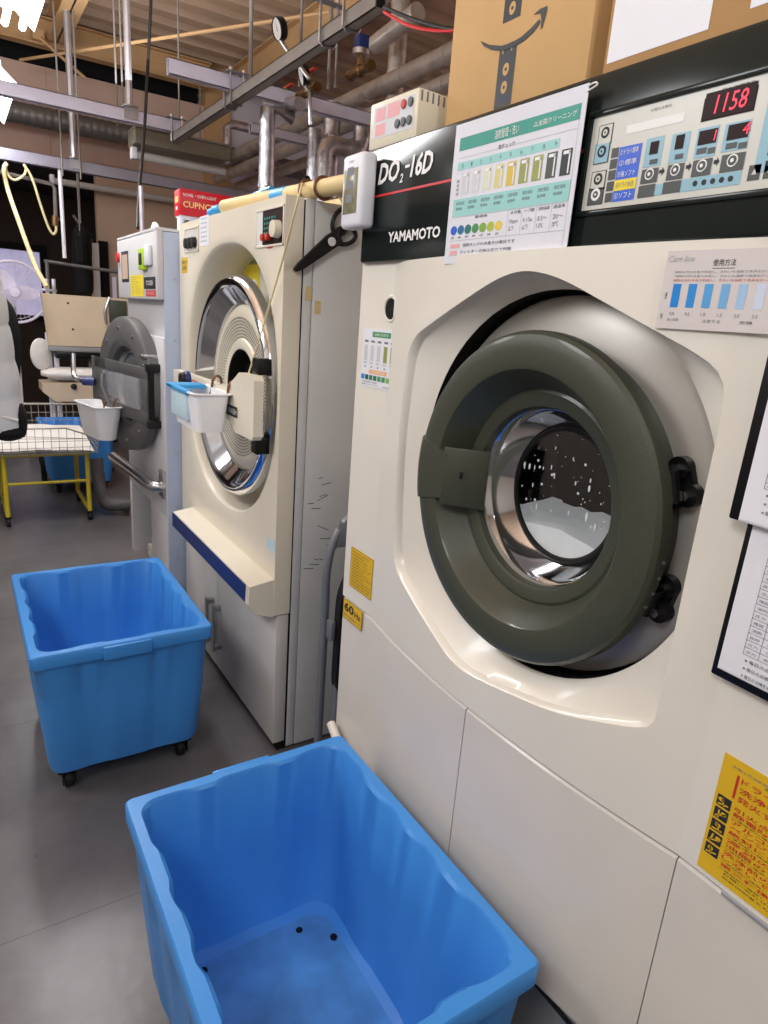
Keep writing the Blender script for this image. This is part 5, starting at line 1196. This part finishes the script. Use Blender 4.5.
q_ = Y(50, 289, yp); mb.box((q_.x - .06, yp - .012, q_.z - .02), (q_.x + .05, yp + .012, q_.z), 'galv', .002); mb.build('hose_bracket', t)
q0 = Y(44, 261, yp + .3); q1 = Y(117, 269, yp + .3); mb = MB(); mb.cyl(q0, q1 + V((.5, 0, -.05)), .015, 'dark_grey_metal', 10); mb.cyl((q0.x + .02, q0.y, q0.z), (q0.x + .02, q0.y, 0), .015, 'dark_grey_metal', 8); mb.cyl((q1.x + .45, q1.y, q1.z - .05), (q1.x + .45, q1.y, 0), .015, 'dark_grey_metal', 8); tag(mb.build('hanging_rail'), 'thin dark horizontal rail behind the cream press', 'rail')
# grey floor pipe by the farthest machine
mb = MB(); mb.tube([(.80, 5.1, .34), (.80, 5.05, .20), (.80, 4.95, .11), (.81, 4.80, .08), (.86, 4.74, .08), (1.0, 4.72, .08), (1.2, 4.72, .08)], .045, 'pvc_grey', 12, 5); mb.cyl((.92, 4.73, 0), (.92, 4.73, .06), .02, 'pvc_grey', 8)
tag(mb.build('drain_pipe'), 'grey drain pipe bending along the floor beside the farthest machine', 'pipe')
mb = MB(); q_ = Y(43, 460, 5.9); mb.lathe([(.01, -.015), (.045, -.015), (.05, -.01), (.05, .01), (.045, .015), (.01, .015)], (q_.x, 5.9, q_.z), (1, .3, 0), 'wheel', 16, True, True); mb.box((q_.x - .02, 5.88, 0), (q_.x + .02, 5.92, q_.z), 'black_metal'); tag(mb.build('floor_pedal'), 'small black pedal standing on the floor under the wire trolley', 'pedal')

# ================================================================== fan, dark clothes and jacket at far left
t = thing('pedestal_fan', (.47, 6.95, 0), 'large round guarded fan in front of the bright window', 'fan')
fc = Y(14, 292, 6.95); Rf = .258
mb = MB()
mb.tube([fc + V((Rf * math.cos(2 * PI * i / 40), -.03, Rf * math.sin(2 * PI * i / 40))) for i in range(40)], .012, 'fan_guard', 8, 0, True)
for rr in (.06, .12, .18, .225): mb.tube([fc + V((rr * math.cos(2 * PI * i / 32), -.09 + .06 * (rr / Rf) ** 2, rr * math.sin(2 * PI * i / 32))) for i in range(32)], .0025, 'fan_guard', 5, 0, True)
for k in range(40): a = 2 * PI * k / 40; mb.tube([fc + V((.04 * math.cos(a), -.09, .04 * math.sin(a))), fc + V((.15 * math.cos(a), -.075, .15 * math.sin(a))), fc + V((Rf * math.cos(a), -.03, Rf * math.sin(a)))], .002, 'fan_guard', 4)
mb.build('guard', t)
mb = MB()
for k in range(3):
    a0 = 2 * PI * k / 3; pts = []
    for i in range(9): s_ = i / 8; r_ = .04 + .18 * s_; pts.append((r_, .07 * math.sin(PI * min(1, .25 + s_ * .7))))
    vs = []; 
    for r_, w in pts:
        for sg in (-1, 1): an = a0 + sg * w / r_ * .9; vs.append(fc + V((r_ * math.cos(an), sg * .02, r_ * math.sin(an))))
    mb.add(vs, [(2 * i, 2 * i + 1, 2 * i + 3, 2 * i + 2) for i in range(8)], 'fan_guard')
mb.build('blades', t)
MB().lathe([(.0005, -.1), (.04, -.095), (.045, -.06), (.06, .0), (.06, .14), (.0005, .15)], fc, (0, 1, 0), 'fan_guard', 20).build('motor_housing', t)
mb = MB(); mb.cyl((fc.x, 7.07, 0.03), (fc.x, 7.07, fc.z), .018, 'white', 12); mb.lathe([(.2, 0), (.2, .015), (.03, .04)], (fc.x, 7.07, 0), (0, 0, 1), 'pvc_grey', 28, True, True); mb.build('stand', t)
def garment(name, c, z0, z1, rx, ry, m, quilt=0, lean=0.0, seg=24, rows=36):
    mb = MB(); rs = []
    for i in range(rows + 1):
        s_ = i / rows; z = z0 + (z1 - z0) * s_; k = 1.0 - .55 * sstep(.82, 1, s_) + .08 * math.sin(s_ * 3)
        qf = (1 + quilt * abs(math.sin(PI * s_ * 6)) ** .6) if quilt else 1
        rs.append([V((c[0] + lean * (1 - s_) + rx * k * qf * math.cos(a) * (1 + .05 * math.sin(3 * a + i * .3)), c[1] + ry * k * qf * math.sin(a), z)) for a in [2 * PI * j / seg for j in range(seg)]])
    mb.rings(rs, m, True, True); return mb
# clothes rail just outside the frame and the clothes on it
mb = MB(); mb.tube([(-.06, 2.3, 0), (-.06, 2.3, 1.66), (-.06, 3.95, 1.66), (-.06, 3.95, 0)], .014, 'chair_tube', 8); tag(mb.build('clothes_rail'), 'steel clothes rail holding the white jacket at the left edge', 'rack')
t = thing('down_jacket', (.0, 2.95, .85), 'white quilted down jacket with black lining hanging at the left edge', 'jacket')
garment('torso', (-.06, 2.95, 0), .92, 1.56, .115, .25, 'quilt', .07).build('torso', t)
mb = MB(); rs = []; n = 48
edge = ((270, -10), (290, -3), (345, 6), (380, 13), (425, 20), (436, 20))
for i in range(n + 1):
    s_ = i / n; pv = 434 - (434 - 272) * s_; k = max(j for j in range(5) if edge[j][0] <= pv); e0, e1 = edge[k], edge[k + 1]; bu = e0[1] + (e1[1] - e0[1]) * (pv - e0[0]) / (e1[0] - e0[0])
    cpt = Y(bu - 17, pv, 2.9); r_ = .072 + .008 * abs(math.sin(PI * s_ * 4.5)) ** .5
    if i in (0, n): r_ *= .8
    rs.append([cpt + V((r_ * math.cos(a), r_ * 1.3 * math.sin(a), .012 * math.cos(a))) for a in [2 * PI * j / 24 for j in range(24)]])
mb.rings(rs, 'quilt', True, True); mb.build('sleeve', t)
mb = MB(); cA = Y(8, 432, 2.88); mb.ball((cA.x, cA.y - .02, cA.z + .005), (.062, .07, .035), 'cloth_black', 16, 8); c_ = Y(21, 420, 2.86); mb.ball((c_.x, c_.y, c_.z), (.022, .05, .07), 'cloth_black', 12, 8); mb.build('black_cuff', t)
mb = MB(); z_ = [Y(2, 417, 2.80), Y(12, 419, 2.80), Y(18, 421, 2.80)]; mb.tube(z_, .007, 'white', 6, 3); mb.build('zip', t)
mb = MB(); mb.tube([(-.06, 2.95, 1.54), (-.06, 2.95, 1.60), (-.09, 2.95, 1.64), (-.085, 2.95, 1.675), (-.06, 2.95, 1.685), (-.035, 2.95, 1.67)], .004, 'steel', 6, 3); mb.tube([(-.06, 2.76, 1.49), (-.06, 2.95, 1.55), (-.06, 3.14, 1.49)], .009, 'black_rubber', 6); mb.build('coat_hanger', t)
t = thing('black_coat', (.10, 3.7, .9), 'black coat hanging behind the white jacket', 'coat')
garment('coat', (.02, 3.6, 0), .95, 1.58, .10, .2, 'cloth_black').build('torso', t)
mb = MB(); mb.tube([(.10, 3.55, 1.46), (.16, 3.52, 1.32), (.20, 3.5, 1.15)], [.05, .055, .05], 'cloth_black', 14, 4) if False else mb.tube([Y(-14, 296, 3.5), Y(2, 310, 3.5), Y(8, 332, 3.5), Y(9, 360, 3.5), Y(8, 385, 3.5)], .048, 'cloth_black', 14, 4); mb.build('sleeve', t)
mb = MB(); mb.tube([(.02, 3.6, 1.55), (.02, 3.6, 1.62), (0, 3.6, 1.67), (-.05, 3.6, 1.685), (-.085, 3.6, 1.665)], .004, 'steel', 6, 3); mb.build('coat_hanger', t)
# dark hanging clothes by the back wall
for (u0, u1, v0, v1, yy_, lb) in ((75, 90, 225, 292, 7.2, 'dark garment hanging beside the white doorpost at the back'), (77, 84, 232, 262, 6.9, 'narrow dark garment hanging left of the doorpost')):
    p0 = Y(u0, v1, yy_); p1 = Y(u1, v0, yy_); mb = garment('g', ((p0.x + p1.x) / 2, yy_, 0), p0.z, p1.z, (p1.x - p0.x) / 2, .1, 'cloth_black'); mb.tube([((p0.x + p1.x) / 2, yy_, p1.z), ((p0.x + p1.x) / 2, yy_, 2.66)], .006, 'strut_paint', 6)
    tag(mb.build('dark_garment'), lb, 'garment')
mb = MB(); mb.tube([Y(73, 215, 7.3), Y(92, 241, 7.3)], .012, 'strut_paint', 8); tag(mb.build('wall_rod'), 'thin slanting rod on the back wall above the dark garments', 'rod')

# ================================================================== light
def area(loc, size, sy, power, color=(.96, .98, 1), rot=(0, 0, 0)):
    l = bpy.data.lights.new('lamp_and_fill', 'AREA'); l.shape = 'RECTANGLE'; l.size = size; l.size_y = sy; l.energy = power; l.color = color
    o = bpy.data.objects.new('lamp_and_fill_light', l); COL.objects.link(o); o.location = loc; o.rotation_euler = rot; return o  # used for the two aisle fixtures and for added fill lights
def fill_point(loc, r, power, color=(.955, .98, 1)):
    l = bpy.data.lights.new('added_fill', 'POINT'); l.shadow_soft_size = r; l.energy = power; l.color = color
    o = bpy.data.objects.new('added_fill_light', l); COL.objects.link(o); o.location = loc; return o  # soft point fill added out of view, not a modelled lamp
fill_point((-1.0, -.1, 2.75), .35, 62)  # frontal fill added on the left for the machine fronts
fill_point((-1.4, 2.2, 2.8), .35, 70)  # second added fill along the left of the aisle
area((.34, 3.6, 2.68), .24, 1.2, 15)
area((.34, 5.9, 2.68), .24, 1.2, 5)
fill_point((-1.5, 4.8, 2.9), .3, 40)  # added fill for the far left, unseen
fill_point((.5, -1.3, 2.75), .3, 44)  # fill added behind the camera for faces turned towards it
area((-.4, 2.4, 2.95), .5, 4.0, 46, (.97, .98, 1), (PI, 0, 0))  # upward fill added to brighten the ceiling deck
area((1.0, 4.6, 2.85), .5, 3.0, 26, (.97, .98, 1), (PI, 0, 0))  # another upward fill, added over the far machines
area((3.6, 3.0, 2.9), 1.2, 1.6, 26, (.82, .84, 1.0), (0, math.radians(-78), 0))  # hidden bluish fill added for highlights on the pipes
wd = bpy.data.worlds.new('world'); SC.world = wd; wd.use_nodes = True
bg = wd.node_tree.nodes['Background']; bg.inputs['Color'].default_value = (.75, .76, .82, 1); bg.inputs['Strength'].default_value = .35
SC.view_settings.view_transform = 'Standard'; SC.view_settings.look = 'None'; SC.view_settings.exposure = 0.27
